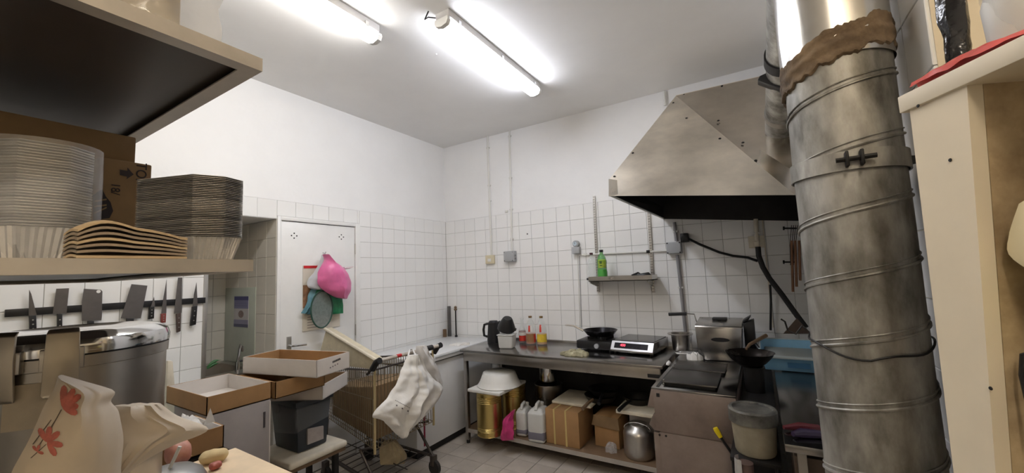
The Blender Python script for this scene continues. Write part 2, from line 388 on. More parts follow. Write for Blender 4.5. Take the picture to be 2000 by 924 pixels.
# ------------------------------------------------------------------ extractor hood
P1 = Vector((2.513, -1.43, 1.994)); P2 = Vector((2.535, -.012, 1.99)); P3 = Vector((3.535, -1.43, 1.862)); P4 = Vector((3.535, -.012, 1.868))
Q1 = P1+Vector((.005, 0, .1)); Q2 = P2+Vector((.005, 0, .1)); T1 = Vector((2.781, -.4, 2.918)); T3 = Vector((3.535, -.4, 2.90)); T2 = Vector((2.781, -.012, 2.918)); T4 = Vector((3.535, -.012, 2.90))
K3 = Vector((3.405, -1.46, 1.872))
Q1 = on_plane(1189.5, 351, P1, K3, T1)[0]
hood = thing('extractor_hood', 'large dented stainless extractor hood hanging from the tiled back wall', 'hood', ((P1.x+P4.x)/2, -.7, P3.z))
def sheet(pts, faces, th, d):
    """a sheet of metal with thickness, thickened towards d"""
    d = Vector(d).normalized()*th; n = len(pts); mb = MB(); mb.v = [Vector(p) for p in pts]+[Vector(p)+d for p in pts]
    ec = {}
    for f in faces:
        for a, b in zip(f, f[1:]+f[:1]): ec[(a, b)] = 1
    mb.f = [tuple(f) for f in faces]+[tuple(i+n for i in reversed(f)) for f in faces]
    mb.f += [(b, a, a+n, b+n) for a, b in ec if (b, a) not in ec]
    return mb
part('front_panel', sheet([P1, K3, T1, Q1], [[0, 1, 2], [0, 2, 3]], .004, (0, 1, .3)), hoodm, hood, smooth=0)
part('upper_panel', sheet([T1, K3, P3, T3], [[0, 1, 2], [0, 2, 3]], .004, (0, 1, .3)), hoodm2, hood, smooth=0)
part('side_panel', sheet([P2, P1, Q1, T1, T2, Q2], [[0, 1, 2, 5], [5, 2, 3, 4]], .004, (1, 0, -.3)), hoodm, hood, smooth=0)
part('top_panel', sheet([T1, T3, T4, T2], [[0, 1, 2, 3]], .004, (0, 0, 1)), hoodm, hood)
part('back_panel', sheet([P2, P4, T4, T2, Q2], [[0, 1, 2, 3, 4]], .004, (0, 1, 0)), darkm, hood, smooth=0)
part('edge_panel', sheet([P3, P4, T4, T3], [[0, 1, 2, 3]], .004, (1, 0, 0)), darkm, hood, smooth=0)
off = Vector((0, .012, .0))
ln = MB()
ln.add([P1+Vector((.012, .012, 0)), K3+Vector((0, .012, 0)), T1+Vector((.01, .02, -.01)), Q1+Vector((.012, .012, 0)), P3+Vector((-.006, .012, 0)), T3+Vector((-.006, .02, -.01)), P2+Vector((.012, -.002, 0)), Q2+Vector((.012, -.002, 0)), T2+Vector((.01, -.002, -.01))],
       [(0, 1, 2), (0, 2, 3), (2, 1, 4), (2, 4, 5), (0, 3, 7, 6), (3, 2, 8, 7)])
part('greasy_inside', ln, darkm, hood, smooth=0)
part('gutter', MB().tube([P1+Vector((.012, .01, .004)), P2+Vector((.012, -.01, .004))], .006, n=6), steel, hood)
part('corner_plate', MB().prism([(0, 0), (.055, .006), (.055, .09), (.006, .105)], lambda a, b, h: P1+Vector((a-.001, h, b-.003)), -.003, .0), alum, hood)
for a, b in ((.02, .02), (.035, .022), (.018, .045)):
    part('rivet', MB().cyl(P1+Vector((a, -.003, b)), P1+Vector((a, -.006, b)), .006, n=8), alum, hood)
for px, py in ((1236, 299), (1315, 201), (1336, 185), (1341, 231), (1406, 271), (1200, 345)):
    p, n = on_plane(px, py, P1, K3, T1); n = n if n.y < 0 else -n
    part('screw', MB().lathe([(.0085, 0), (.007, .004), (.002, .006)], p, 8, m=Vector((0, 0, 1)).rotation_difference(n).to_matrix()), blackm, hood)
for px, py in ((1410, 168), (1403, 236), (1451, 279), (1476, 314)):
    p, n = on_plane(px, py, T1, K3, T3); n = n if n.y < 0 else -n
    part('screw', MB().lathe([(.0085, 0), (.007, .004), (.002, .006)], p, 8, m=Vector((0, 0, 1)).rotation_difference(n).to_matrix()), blackm, hood)

# ------------------------------------------------------------------ spiral duct
DC = Vector((3.425, -2.552, 0)); DR = .1
duct = thing('spiral_duct', 'thick grey galvanised spiral duct standing floor to ceiling in front of the hood', 'duct', DC)
def zd(py, px=1640): # height of a point seen on the duct's near side
    n = (CAM-DC); n.z = 0; n.normalize(); q = DC+n*DR
    d = R_*((px-1000)/F_PX)+U_*((462-py)/F_PX)+_f; t = (q-CAM).dot(n)/d.dot(n); return (CAM+d*t).z
z_band0, z_band1 = zd(118), zd(52)
def ripple(u, v, z0, z1, r0, amp):
    t = 2*pi*u; z = lerp(z0, z1, v); r = r0+amp*noise.noise(Vector((cos(t)*2.2, sin(t)*2.2, z*7)))
    return DC+Vector((cos(t)*r, sin(t)*r, z))
part('lower_pipe', MB().grid(lambda u, v: ripple(u, v, .0, z_band1-.03, DR, .0016), 64, 150, True), galv, duct)
part('upper_pipe', MB().grid(lambda u, v: ripple(u, v, z_band1-.06, CEIL-.001, DR+.0045, .002), 64, 30, True), galvb, duct)
ang0 = math.atan2(CAM.y-DC.y, CAM.x-DC.x)
mortar = M('mortar_wrap', (138, 118, 94), .85, var=.3, scale=14, bump=.7, bscale=30, rgb2=(74, 60, 46))
def wrapf(u, v):
    t = 2*pi*u; e = noise.noise(Vector((cos(t)*3, sin(t)*3, 3.3)))*.012+noise.noise(Vector((cos(t)*14, sin(t)*14, 1.3)))*.006; e2 = noise.noise(Vector((cos(t)*4, sin(t)*4, 9.3)))*.012+noise.noise(Vector((cos(t)*13, sin(t)*13, 5.3)))*.007
    z = lerp(z_band0+e2, z_band1+e, v)+.03*sin(t-ang0); r = DR+.0055+.002*sin(pi*v)**.5+.0025*noise.noise(Vector((cos(t)*4, sin(t)*4, z*60)))+.0015*sin(v*16)-(.0045 if v in (0, 1) else 0)
    return DC+Vector((cos(t)*r, sin(t)*r, z))
part('mortar_wrap', MB().grid(wrapf, 180, 18, True), mortar, duct)
PITCHD = .1335
seam = MB(); pts = []; ang0 = math.atan2(CAM.y-DC.y, CAM.x-DC.x); zref = zd(172, 1640)
a = -2*pi*14
while True:
    z = zref+PITCHD*(a)/(2*pi)
    if z > z_band0-.005: break
    if z > .02: pts.append(DC+Vector((cos(ang0+a)*(DR+.001), sin(ang0+a)*(DR+.001), z)))
    a += 2*pi/40
part('spiral_seam', MB().tube(pts, .0034, n=6), galv, duct)
pts2 = [p+Vector((0, 0, .0115)) for p in pts]
part('spiral_seam', MB().tube(pts2, .0018, n=5), galv, duct)
zc0, zc1 = zd(335), zd(298)
clamp = part('clamp_band', MB().lathe([(DR+.003, zc0), (DR+.0065, zc0), (DR+.0065, zc1), (DR+.003, zc1)], DC, 48, cap0=False, cap1=False), galv, duct)
cdir = Vector((cos(ang0+.12), sin(ang0+.12), 0)); zc = (zc0+zc1)/2
lug = MB(); tang = Vector((-cdir.y, cdir.x, 0))
for s in (-1, 1): lug.cbox(DC+cdir*(DR+.016)+tang*.012*s+Vector((0, 0, zc)), (.022, .006, .032), Matrix.Rotation(ang0+.12, 3, 'Z'))
part('clamp_lug', lug, blackm, clamp, bevel=.002)
part('clamp_bolt', MB().cyl(DC+cdir*(DR+.017)-tang*.03+Vector((0, 0, zc)), DC+cdir*(DR+.017)+tang*.035+Vector((0, 0, zc)), .005, n=8), blackm, clamp)
part('wall_bracket', MB().hexa([(3.515, -2.56, zc-.012), (3.515, -2.545, zc-.012), (3.545, -2.545, zc-.006), (3.545, -2.56, zc-.006), (3.515, -2.56, zc+.012), (3.515, -2.545, zc+.012), (3.545, -2.545, zc+.008), (3.545, -2.56, zc+.008)]), blackm, clamp)
w1 = [DC+Vector((cos(ang0+q)*(DR+.004), sin(ang0+q)*(DR+.004), zd(700)+.02*abs(q)+.004*sin(q*5))) for q in [x*.12-1.9 for x in range(33)]]
hk = Y_(1560, 690, -2.52)
part('wire', MB().tube(w1, .0022, n=6), blackm, duct)
solo('wire_hook', MB().tube([w1[0]+Vector((-.012, .01, .0)), w1[0]+Vector((-.02, .0, .008)), w1[0]+Vector((-.034, 0, -.012)), w1[0]+Vector((-.05, 0, -.004)), w1[0]+Vector((-.054, 0, .018)), w1[0]+Vector((-.062, 0, .024))], .0022, n=6), blackm, 'bent black wire hook sticking out of the duct', 'hook')
# outlet elbow from the hood to the duct
pa, _n = on_plane(1528, 250, T1, K3, T3); el = hood
pb = Vector((DC.x+.012, DC.y+.21, pa.z+.36))
n2 = (pb-pa).normalized()
path = [pa-n2*.03, pa+n2*.12, pa+n2*.35, pb]
part('outlet_pipe', MB().tube([pa-n2*.03, pa+(pb-pa)*.35, pa+(pb-pa)*.7, pb], .085, n=32), galv, el)
part('rubber_ring', MB().cyl(pa+(pb-pa)*.42, pa+(pb-pa)*.46, .093, n=32), rubber, el)
part('outlet_collar', MB().cyl(pa+(pb-pa)*.1, pa+(pb-pa)*.13, .09, n=32), alum, el)
pq = pa+(pb-pa)*.36; part('damper_lever', MB().hexa([pq+Vector(q) for q in ((-.12, -.03, -.02), (-.03, -.03, -.09), (-.03, .03, -.09), (-.12, .03, -.02), (-.11, -.03, .0), (-.03, -.03, .02), (-.03, .03, .02), (-.11, .03, .0))]), black, el, bevel=.004)

# ------------------------------------------------------------------ steel worktop along the back wall
CZ = .86; CX0, CX1, CY0 = .745, 2.59, -.702
tb = thing('steel_worktop', 'long stainless work table with an undershelf along the back wall', 'table', ((CX0+CX1)/2, -.36, 0))
top = part('table_top', MB().box(CX0, CX1, CY0, -.012, CZ-.022, CZ), steelw, tb, bevel=.004)
part('upstand', MB().box(CX0, CX1, -.02, -.009, CZ, CZ+.012), steel, top)
ap = MB().box(CX0+.03, CX1-.03, CY0+.022, CY0+.03, CZ-.105, CZ-.02)
part('apron', ap, steel, tb, bevel=.002)
part('apron', MB().box(CX0+.02, CX0+.028, CY0+.03, -.03, CZ-.105, CZ-.02), steel, tb)
part('maker_plate', MB().box(2.478, 2.565, CY0+.018, CY0+.022, CZ-.092, CZ-.066), black, tb)
for x in (CX0+.02, CX1-.06):
    for y in (CY0+.03, -.07):
        lg = part('leg', MB().box(x, x+.035, y, y+.035, .03, CZ-.02), steel, tb, bevel=.003)
        part('foot', MB().cyl((x+.0175, y+.0175, 0), (x+.0175, y+.0175, .03), .017, n=12), rubber, lg)
SHZ = .135
part('back_panel', MB().box(CX0+.03, CX1-.03, -.03, -.026, SHZ, CZ-.03), M('shade_panel', (58, 55, 53), .6, .4, var=.25, scale=5), tb)  # added panel; its dark colour stands for the shade under the table
part('undershelf', MB().box(CX0+.02, CX1-.02, CY0+.035, -.04, SHZ-.03, SHZ), wood, tb, bevel=.004)
part('shelf_edge', MB().box(CX0+.05, CX1-.06, CY0+.028, CY0+.035, SHZ-.032, SHZ), steelf, tb)

# ------------------------------------------------------------------ fittings on the back wall
def wpt(px, py, d=.012): return Y_(px, py, -d)
pipew = M('white_conduit', (226, 225, 220), .5, var=.04)
pipeg = M('grey_conduit', (140, 138, 140), .5, var=.06)
def conduit(pts, r, mat, label, clips=(), group=None):
    t = thing('conduit', label, 'conduit', pts[-1], group=group)
    part('pipe', MB().tube(pts, r, n=10), mat, t)
    for c in clips:
        p = lerp(Vector(pts[0]), Vector(pts[-1]), c); part('clip', MB().cbox(p+Vector((0, .003, 0)), (r*3.2, r*2, .016)), wplast, t, bevel=.002)
    return t
conduit([wpt(952, 266), wpt(960, 499)], .011, pipew, 'white conduit running from the ceiling down to the cream switch', (.1, .42, .55))
conduit([wpt(995, 254), wpt(1000, 491)], .011, pipew, 'white conduit running from the ceiling down to the grey switch box', (.05, .4, .66, .9))
def wallbox(px0, px1, py0, py1, d, mat, name, label, cat, bevel=.006):
    a = Y_(px0, py1, 0); b = Y_(px1, py0, 0); t = thing(name, label, cat, ((a.x+b.x)/2, 0, a.z))
    part('box', MB().box(a.x, b.x, -d, -.001, a.z, b.z), mat, t, bevel=bevel); return t, a, b
t, a, b = wallbox(951.5, 967, 498, 516, .035, M('cream_plastic', (216, 206, 176), .5), 'wall_switch', 'cream wall switch under the left white conduit', 'switch')
part('rocker', MB().box(lerp(a.x, b.x, .3), lerp(a.x, b.x, .7), -.039, -.034, lerp(a.z, b.z, .25), lerp(a.z, b.z, .6)), wplast, t, bevel=.002)
t, a, b = wallbox(989.5, 1009, 490, 512, .06, grey, 'switch_box', 'grey square switch box under the right white conduit', 'switch')
part('cover', MB().box(a.x+.006, b.x-.006, -.066, -.059, a.z+.006, b.z-.006), grey, t, bevel=.002)
for s in (.3, .6): part('knob', MB().cyl((b.x-.002, -.04, lerp(a.z, b.z, s)), (b.x+.012, -.04, lerp(a.z, b.z, s)), .008, n=10), pipeg, t)
for q in ((.12, .12), (.88, .12), (.12, .88), (.88, .88)): part('screw', MB().cyl((lerp(a.x, b.x, q[0]), -.068, lerp(a.z, b.z, q[1])), (lerp(a.x, b.x, q[0]), -.064, lerp(a.z, b.z, q[1])), .004, n=8), blackm, t)
p = wpt(990, 413, 0)
solo('wall_bracket', MB().box(p.x-.018, p.x+.018, -.014, 0, p.z-.012, p.z+.012), wplast, 'small white clip on the tile edge beside the conduit', 'clip', bevel=.003)
p = wpt(1030, 457, 0)
solo('wall_plug', MB().lathe([(.008, 0), (.007, .003), (.002, .004)], p, 10, m=Matrix.Rotation(pi/2, 3, 'X')), blackm, 'dark plug hole in a tile right of the grey box', 'plug')
# thermostat with its two thin wires
a = wpt(1121, 496, 0); b = wpt(1136, 466, 0); t = thing('thermostat', 'round grey dial thermostat on the tiles beside the small shelf', 'thermostat', (a.x, 0, a.z))
cx = (a.x+b.x)/2-.005; cz = lerp(a.z, b.z, .66)
part('body', MB().box(a.x, b.x-.012, -.05, -.001, a.z, lerp(a.z, b.z, .45)), grey, t, bevel=.005)
part('dial', MB().cyl((cx, -.05, cz), (cx, -.001, cz), .032, n=24), grey, t, bevel=.004)
part('dial_face', MB().cyl((cx-.004, -.053, cz), (cx-.004, -.049, cz), .02, n=20), M('dial_print', (190, 205, 214), .3), t)
part('pointer', MB().box(cx-.006, cx-.003, -.056, -.052, cz-.004, cz+.016), black, t)
solo('thin_wire', MB().tube([wpt(1128, 498, .004), wpt(1133, 640, .004)], .004, n=6), pipew, 'thin white wire dropping from the thermostat to the worktop', 'wire')
solo('thin_wire', MB().tube([wpt(1131.5, 500, .004), wpt(1136, 640, .004)], .003, n=6), pipeg, 'thin grey wire dropping beside the white one', 'wire')
hc = conduit([wpt(1136, 498), wpt(1306, 489.5)], .009, pipew, 'white conduit running sideways behind the small shelf', ())
for px, py in ((1143, 497), (1266, 491.5)): part('clip', MB().cbox(wpt(px, py, .016), (.03, .02, .026)), blackm if px > 1200 else wplast, hc, bevel=.002)
t, a, b = wallbox(1305, 1331.5, 472.5, 496.5, .06, grey, 'junction_box', 'light grey junction box under the hood', 'junction box')
part('cover', MB().box(a.x+.004, b.x-.004, -.065, -.059, a.z+.004, b.z-.004), grey, t, bevel=.002)
for q in ((.08, .08), (.92, .08), (.08, .92), (.92, .92)): part('screw', MB().cyl((lerp(a.x, b.x, q[0]), -.068, lerp(a.z, b.z, q[1])), (lerp(a.x, b.x, q[0]), -.064, lerp(a.z, b.z, q[1])), .006, n=8), blackm, t)
conduit([wpt(1323, 498, .02), wpt(1341, 668, .02)], .014, pipeg, 'dark grey conduit dropping from the junction box to the worktop', (.38,))
conduit([wpt(1317, 434, .02), wpt(1321, 471, .02)], .014, pipeg, 'short grey conduit rising from the junction box into the hood', (.5,))
conduit([wpt(1298, 178, .02), wpt(1299.2, 206, .02)], .012, pipew, 'white conduit between ceiling and hood', ())
t, a, b = wallbox(1331.5, 1346, 456, 474, .07, black, 'plug', 'black plug fixed on the wall beside the junction box', 'plug')
pc = [wpt(1344, 466, .05), wpt(1366, 477, .05), wpt(1405, 493, .05), wpt(1432, 500, .05), wpt(1460, 503, .05), wpt(1480, 510, .05)]
solo('plug_cable', MB().tube(pc, .010, n=8), cable, 'black cable sagging from the plug to the thick hose', 'cable')
a = wpt(1463, 485, 0); b = wpt(1492, 460, 0); t = thing('wall_socket', 'cream socket plate on the tiles behind the fryer', 'socket', (a.x, 0, a.z))
part('plate', MB().box(a.x, b.x, -.02, -.001, a.z, b.z), dirtyw, t, bevel=.003)
part('outlet', MB().box(a.x+.035, b.x-.035, -.05, -.02, a.z-.004, lerp(a.z, b.z, .55)), dirtyw, t, bevel=.006)
conduit([wpt(1476, 428, .015), wpt(1479, 474, .03)], .016, dirtyw, 'cream conduit above the socket plate', (.6,))
hs = [wpt(1480.5, 482, .06), wpt(1482, 500, .06), wpt(1490, 522, .06), wpt(1503, 544, .06), wpt(1527, 575, .07), wpt(1552, 610, .10), wpt(1574, 640, .14)]
solo('thick_hose', MB().tube(hs, .019, n=10), cable, 'thick black hose curving down behind the duct', 'hose')
solo('drop_cable', MB().tube([wpt(1504, 556, .045), wpt(1505.5, 585, .05), wpt(1505, 645, .05)], .008, n=8), cable, 'thin black cable hanging straight from the hose', 'cable')
solo('panel_strip', MB().tube([wpt(1489, 430, .004), wpt(1510, 640, .004)], .005, n=6), dirtyw, 'thin cream strip running down the tiles behind the hose', 'strip')
wr = thing('wire_rack', 'wire rack with hanging utensils on the wall beside the duct', 'rack', wpt(1548, 518))
for py in (446, 512):
    part('hook_bar', MB().tube([wpt(1529, py, .05), wpt(1556, py, .05)], .006, n=6), blackm, wr); part('hook_knob', MB().cyl(wpt(1529, py, .05), wpt(1532.5, py, .05), .014, n=8), blackm, wr)
for k in range(4): part('wire', MB().tube([wpt(1546+k*4, 440, .05), wpt(1543+k*3.5, 480, .07), wpt(1544+k*3, 518, .05)], .0025, n=5), blackm, wr)
copper = M('copper_brown', (128, 92, 68), .4, .6, var=.2)
for k, (x0, x1, y1) in enumerate(((1553, 1556, 560), (1561, 1563, 548), (1546, 1549, 570))):
    solo('hanging_rod', MB().tube([wpt(x0, 470, .1), wpt(x1, y1, .1)], .009, n=7), copper, ['brown rod hanging in the middle of the wire rack', 'brown rod hanging nearest the duct', 'brown rod hanging lowest from the wire rack'][k], 'rod', 'rods on the wire rack')
tri = [wpt(1530, 652, .2), wpt(1556, 622, .2), wpt(1585, 652, .2)]
solo('leaning_tray', MB().add(tri+[q+Vector((0, .012, 0)) for q in tri], [(0, 1, 2), (5, 4, 3), (0, 3, 4, 1), (1, 4, 5, 2), (2, 5, 3, 0)]), M('brown_steel', (92, 78, 70), .5, .6, var=.2), 'corner of a brown baking tray leaning on the wall behind the blue tray', 'tray')
# slotted rails and the small shelf
def rail(p0, p1, label):
    t = thing('slotted_rail', label, 'rail', p1, group='slotted shelf rails'); d = p1-p0; L = d.length
    part('rail_body', MB().hexa([p1+Vector((-.012, .008, 0)), p1+Vector((.012, .008, 0)), p1+Vector((.012, -.008, 0)), p1+Vector((-.012, -.008, 0)), p0+Vector((-.012, .008, 0)), p0+Vector((.012, .008, 0)), p0+Vector((.012, -.008, 0)), p0+Vector((-.012, -.008, 0))]), alum, t)
    sl = MB(); n = int(L/.024)
    for i in range(n):
        q = lerp(p0, p1, (i+.5)/n)
        for s in (-.005, .005): sl.cbox(q+Vector((s, -.0082, 0)), (.0035, .001, .013))
    part('slots', sl, blackm, t, kind='stuff', smooth=0)
rail(wpt(1160, 383, .01), wpt(1168.5, 570, .01), 'slotted metal rail holding the left end of the small shelf')
rail(wpt(1267, 415, .01), wpt(1276.5, 572, .01), 'slotted metal rail holding the right end of the small shelf')
sa = Y_(1149, 541, -.24); sb = Y_(1273, 544, -.24); SZ = sa.z
sh = thing('wall_shelf', 'small stainless tray shelf on two slotted rails', 'shelf', ((sa.x+sb.x)/2, 0, SZ-.045))
part('shelf_pan', MB().box(sa.x, sb.x, -.24, -.02, SZ-.045, SZ-.038), steel, sh)
for q in ((sa.x, sb.x, -.24, -.232), (sa.x, sb.x, -.03, -.022), (sa.x, sa.x+.008, -.232, -.03), (sb.x-.008, sb.x, -.232, -.03)): part('rim', MB().box(*q, SZ-.045, SZ), steel, sh)
for x in (Y_(1168, 560, 0).x, Y_(1276, 560, 0).x): part('bracket', MB().hexa([(x-.005, -.2, SZ-.06), (x+.005, -.2, SZ-.06), (x+.005, -.016, SZ-.1), (x-.005, -.016, SZ-.1), (x-.005, -.2, SZ-.045), (x+.005, -.2, SZ-.045), (x+.005, -.016, SZ-.045), (x-.005, -.016, SZ-.045)]), alum, sh)
part('bracket_tip', MB().cyl((sa.x-.03, -.2, SZ-.02), (sa.x, -.2, SZ-.02), .01, n=8), black, sh)
fk = Vector((sb.x-.05, -.2, SZ-.03)); solo('black_pouch', pouch([(fk+Vector((-.11, 0, .035)), fk+Vector((.02, 0, .055))), (fk+Vector((-.1, 0, .01)), fk+Vector((.045, 0, .02))), (fk+Vector((-.03, 0, -.006)), fk+Vector((.05, 0, -.008)))], (0, -1, 0), .03, .03, 14, 3, .006), black, 'crumpled black pouch at the right end of the small shelf', 'pouch')
kn = thing('shelf_knife', 'thin knife lying on the small wall shelf', 'knife', (sb.x-.2, -.12, SZ))
part('blade', MB().hexa([(sb.x-.36, -.14, SZ-.003), (sb.x-.19, -.16, SZ-.003), (sb.x-.19, -.135, SZ-.003), (sb.x-.36, -.137, SZ-.003), (sb.x-.36, -.14, SZ), (sb.x-.19, -.16, SZ), (sb.x-.19, -.135, SZ), (sb.x-.36, -.137, SZ)]), steel, kn)
part('handle', MB().tube([(sb.x-.19, -.148, SZ), (sb.x-.13, -.155, SZ+.022), (sb.x-.11, -.157, SZ+.006)], .008, n=6), black, kn)

def glass(name, rgb, a=.25): return M(name, rgb, .06, var=.02, alpha=a, spec=.8, rvar=0, coat=.5)
clearg = glass('clear_glass', (225, 232, 230), .28)
def bottle(name, base, prof, gm, label, cat='bottle', liquid=None, lab=(), cap=None, n=24):
    """prof: (r, z) outline; liquid: (material, z level); lab: (material, z0, z1, front angle, half width)"""
    t = thing(name, label, cat, base); B = Vector(base)
    part('glass', MB().lathe(prof, B, n, cap1=False), gm, t)
    def rad(z):
        for (r0, z0), (r1, z1) in zip(prof, prof[1:]):
            if z0 <= z <= z1 and z1 > z0: return lerp(r0, r1, (z-z0)/(z1-z0))
        return prof[0][0]
    if liquid:
        zs = [.004+(liquid[1]-.004)*i/8 for i in range(9)]; part('liquid', MB().lathe([(rad(z)*.95, z) for z in zs], B, n), liquid[0], t)
    face = math.atan2(CAM.y-B.y, CAM.x-B.x)
    for mt, z0, z1, off, hw in lab:
        mb = MB(); k = 12
        mb.grid(lambda u, v: B+Vector((cos(face+off+lerp(-hw, hw, u))*(rad(lerp(z0, z1, v))+.0012), sin(face+off+lerp(-hw, hw, u))*(rad(lerp(z0, z1, v))+.0012), lerp(z0, z1, v))), k, 4)
        part('label_sheet', mb, mt, t)
    if cap: part('cap', MB().lathe([(cap[1], cap[2]), (cap[1], cap[3])], B, 16), cap[0], t, bevel=.002)
    return t
S0 = Vector((Y_(1157, 537, -.16).x, -.16, SZ-.037)); S1 = Vector((Y_(1177, 537, -.18).x, -.18, SZ-.037))
def pet(h, r): return [(r*.8, 0), (r, .012), (r, h*.3), (r*.94, h*.34), (r*.94, h*.55), (r, h*.6), (r, h*.66), (r*.75, h*.8), (r*.36, h*.92), (r*.36, h)]
bottle('plastic_bottle', S0, pet(.245, .04), clearg, 'empty clear plastic bottle on the small wall shelf', lab=(), cap=(M('maroon_cap', (70, 36, 44), .4), .016, .24, .26))
bottle('plastic_bottle', S1, pet(.265, .045), glass('green_plastic', (70, 170, 60), .6), 'green plastic bottle with a yellow-green label on the small wall shelf', liquid=(M('green_drink', (96, 190, 90), .3), .10), lab=((M('olive_label', (150, 170, 60), .5, var=.3, scale=30), .115, .19, 0, .9), (M('leaf_print', (60, 90, 40), .6, var=.4, scale=40), .13, .175, -.25, .25)), cap=(black, .018, .258, .28))

# ------------------------------------------------------------------ things on the worktop
def ct(px, py): return Z_(px, py, CZ+.001)
# kettle
kb = ct(965, 668); kt = thing('kettle', 'black jug kettle at the left end of the worktop', 'kettle', kb, 0)
part('jug', MB().lathe([(.068, .0), (.07, .02), (.058, .16), (.055, .2), (.05, .205)], kb, 28), black, kt)
part('lid', MB().lathe([(.05, .205), (.04, .218), (.0, .22)], kb, 24, cap1=False), black, kt)
ld = -R_; ld.z = 0; ld.normalize()
part('handle', MB().tube([kb+ld*.055+Vector((0, 0, .19)), kb+ld*.095+Vector((0, 0, .18)), kb+ld*.105+Vector((0, 0, .13)), kb+ld*.1+Vector((0, 0, .07)), kb+ld*.06+Vector((0, 0, .055))], .013, n=10), black, kt)
part('spout', MB().cyl(kb-ld*.045+Vector((0, 0, .19)), kb-ld*.075+Vector((0, 0, .205)), .018, .012), black, kt)
# square tub with the scoop
cb = ct(991, 679); tu = thing('plastic_tub', 'square milky plastic tub standing beside the kettle', 'tub', cb, .25)
part('body', MB().hexa([(-.066, -.06, 0), (.066, -.06, 0), (.066, .06, 0), (-.066, .06, 0), (-.076, -.07, .125), (.076, -.07, .125), (.076, .07, .125), (-.076, .07, .125)]), jerry, tu, bevel=.014, w=False, seg=3)
part('rim', MB().box(-.08, .08, -.074, .074, .12, .13), jerry, tu, bevel=.004, w=False)
cs = cb+Vector((0, 0, .2)); sc = thing('scoop', 'black plastic scoop upturned on the square tub', 'scoop', cs-Vector((0, 0, .04)))
mr = Matrix.Rotation(.3, 3, R_) @ Matrix.Rotation(.2, 3, 'Y')
part('cup', MB().lathe([(.086, -.03), (.085, -.005), (.05, .075), (.04, .088), (0, .09)], cs, 20, m=mr, cap1=False), black, sc)
part('handle', MB().tube([cs+R_*.06+Vector((0, 0, -.02)), cs+R_*.09+Vector((0, 0, -.035))], .014, n=8), black, sc)
# three bottles
lr = M('red_label', (196, 52, 38), .5, var=.15, scale=30); lw = M('white_label', (222, 216, 208), .5); ly = M('yellow_label', (222, 190, 62), .5, var=.12, scale=30); lb = M('brown_label', (150, 110, 74), .5, var=.15, scale=30)
sauce = M('red_sauce', (120, 40, 22), .2, var=.1); oil = M('oil', (190, 96, 26), .15, var=.1)
bottle('sauce_bottle', ct(1021, 669), [(.036, 0), (.038, .01), (.038, .115), (.022, .15), (.016, .17), (.014, .225), (.017, .23), (.017, .24)], clearg, 'slim glass bottle with red sauce and a red and white label', liquid=(sauce, .12), lab=((lr, .02, .072, 0, 1.2), (lw, .074, .105, 0, 1.0)))
mg = [(.048, 0), (.05, .012), (.05, .13), (.044, .17), (.028, .215), (.017, .235), (.016, .255)]
bottle('oil_bottle', ct(1037.5, 671), mg, clearg, 'oil bottle with a brown label between two other bottles', liquid=(oil, .1), lab=((lb, .02, .1, -.2, .8), (lr, .02, .095, .95, .35), (lr, .12, .18, -.3, .18), (lw, .12, .18, .12, .15)), cap=(M('brown_cap', (120, 90, 50), .4), .018, .252, .27))
bottle('oil_bottle', ct(1059, 672), mg, clearg, 'oil bottle with a bright yellow label, rightmost of the three', liquid=(M('amber_oil', (196, 130, 40), .15), .1), lab=((ly, .025, .1, -.05, 1.15), (lr, .12, .19, -.25, .2)), cap=(M('gold_cap', (130, 104, 56), .4), .018, .252, .27))
# gas burner and pan
ga = ct(1125, 683); gb_ = ct(1190, 688); gc = (ga+gb_)/2+Vector((.02, .12, 0)); rzg = math.atan2(gb_.y-ga.y, gb_.x-ga.x)
gs = thing('gas_burner', 'black portable gas burner under the frying pan', 'burner', gc, rzg)
part('case', MB().box(-.165, .16, -.12, .12, .012, .085), black, gs, bevel=.012, w=False)
part('knob', MB().cyl((.03, -.12, .045), (.03, -.14, .045), .02, n=16), grey, gs, w=False)
part('drip_pan', MB().lathe([(.13, .085), (.115, .092), (.06, .088)], (.02, 0, 0), 24), blackm, gs, w=False)
for k in range(4): part('pan_support', MB().cbox((.02+cos(k*pi/2+.7)*.075, sin(k*pi/2+.7)*.075, .103), (.09, .008, .026), Matrix.Rotation(k*pi/2+.7, 3, 'Z')), blackm, gs, w=False)
for x, y in ((-.14, -.1), (.14, -.1), (-.14, .1), (.14, .1)): part('foot', MB().cyl((x, y, 0), (x, y, .013), .012, n=8), rubber, gs, w=False)
pc = Matrix.Translation(gc) @ Matrix.Rotation(rzg, 4, 'Z') @ Vector((.02, 0, .117)); iron = M('pan_iron', (40, 38, 40), .25, .8, var=.2)
pn = thing('frying_pan', 'black iron frying pan standing on the gas burner', 'pan', pc)
part('bowl', MB().lathe([(.0, 0), (.1, 0), (.115, .006), (.152, .05), (.149, .051), (.112, .009), (0, .004)], pc, 36, cap0=False, cap1=False), iron, pn)
hd = Z_(1104, 635, pc.z+.09)
hp0 = pc+(hd-pc).normalized()*.14+Vector((0, 0, .02)); hd = pc+(hd-pc)*1.0
part('handle', MB().tube([pc+Vector((hd.x-pc.x, hd.y-pc.y, 0)).normalized()*.15+Vector((0, 0, .04)), lerp(pc, hd, .75)+Vector((0, 0, .015)), hd], [.011, .008, .007], n=8), steel, pn)
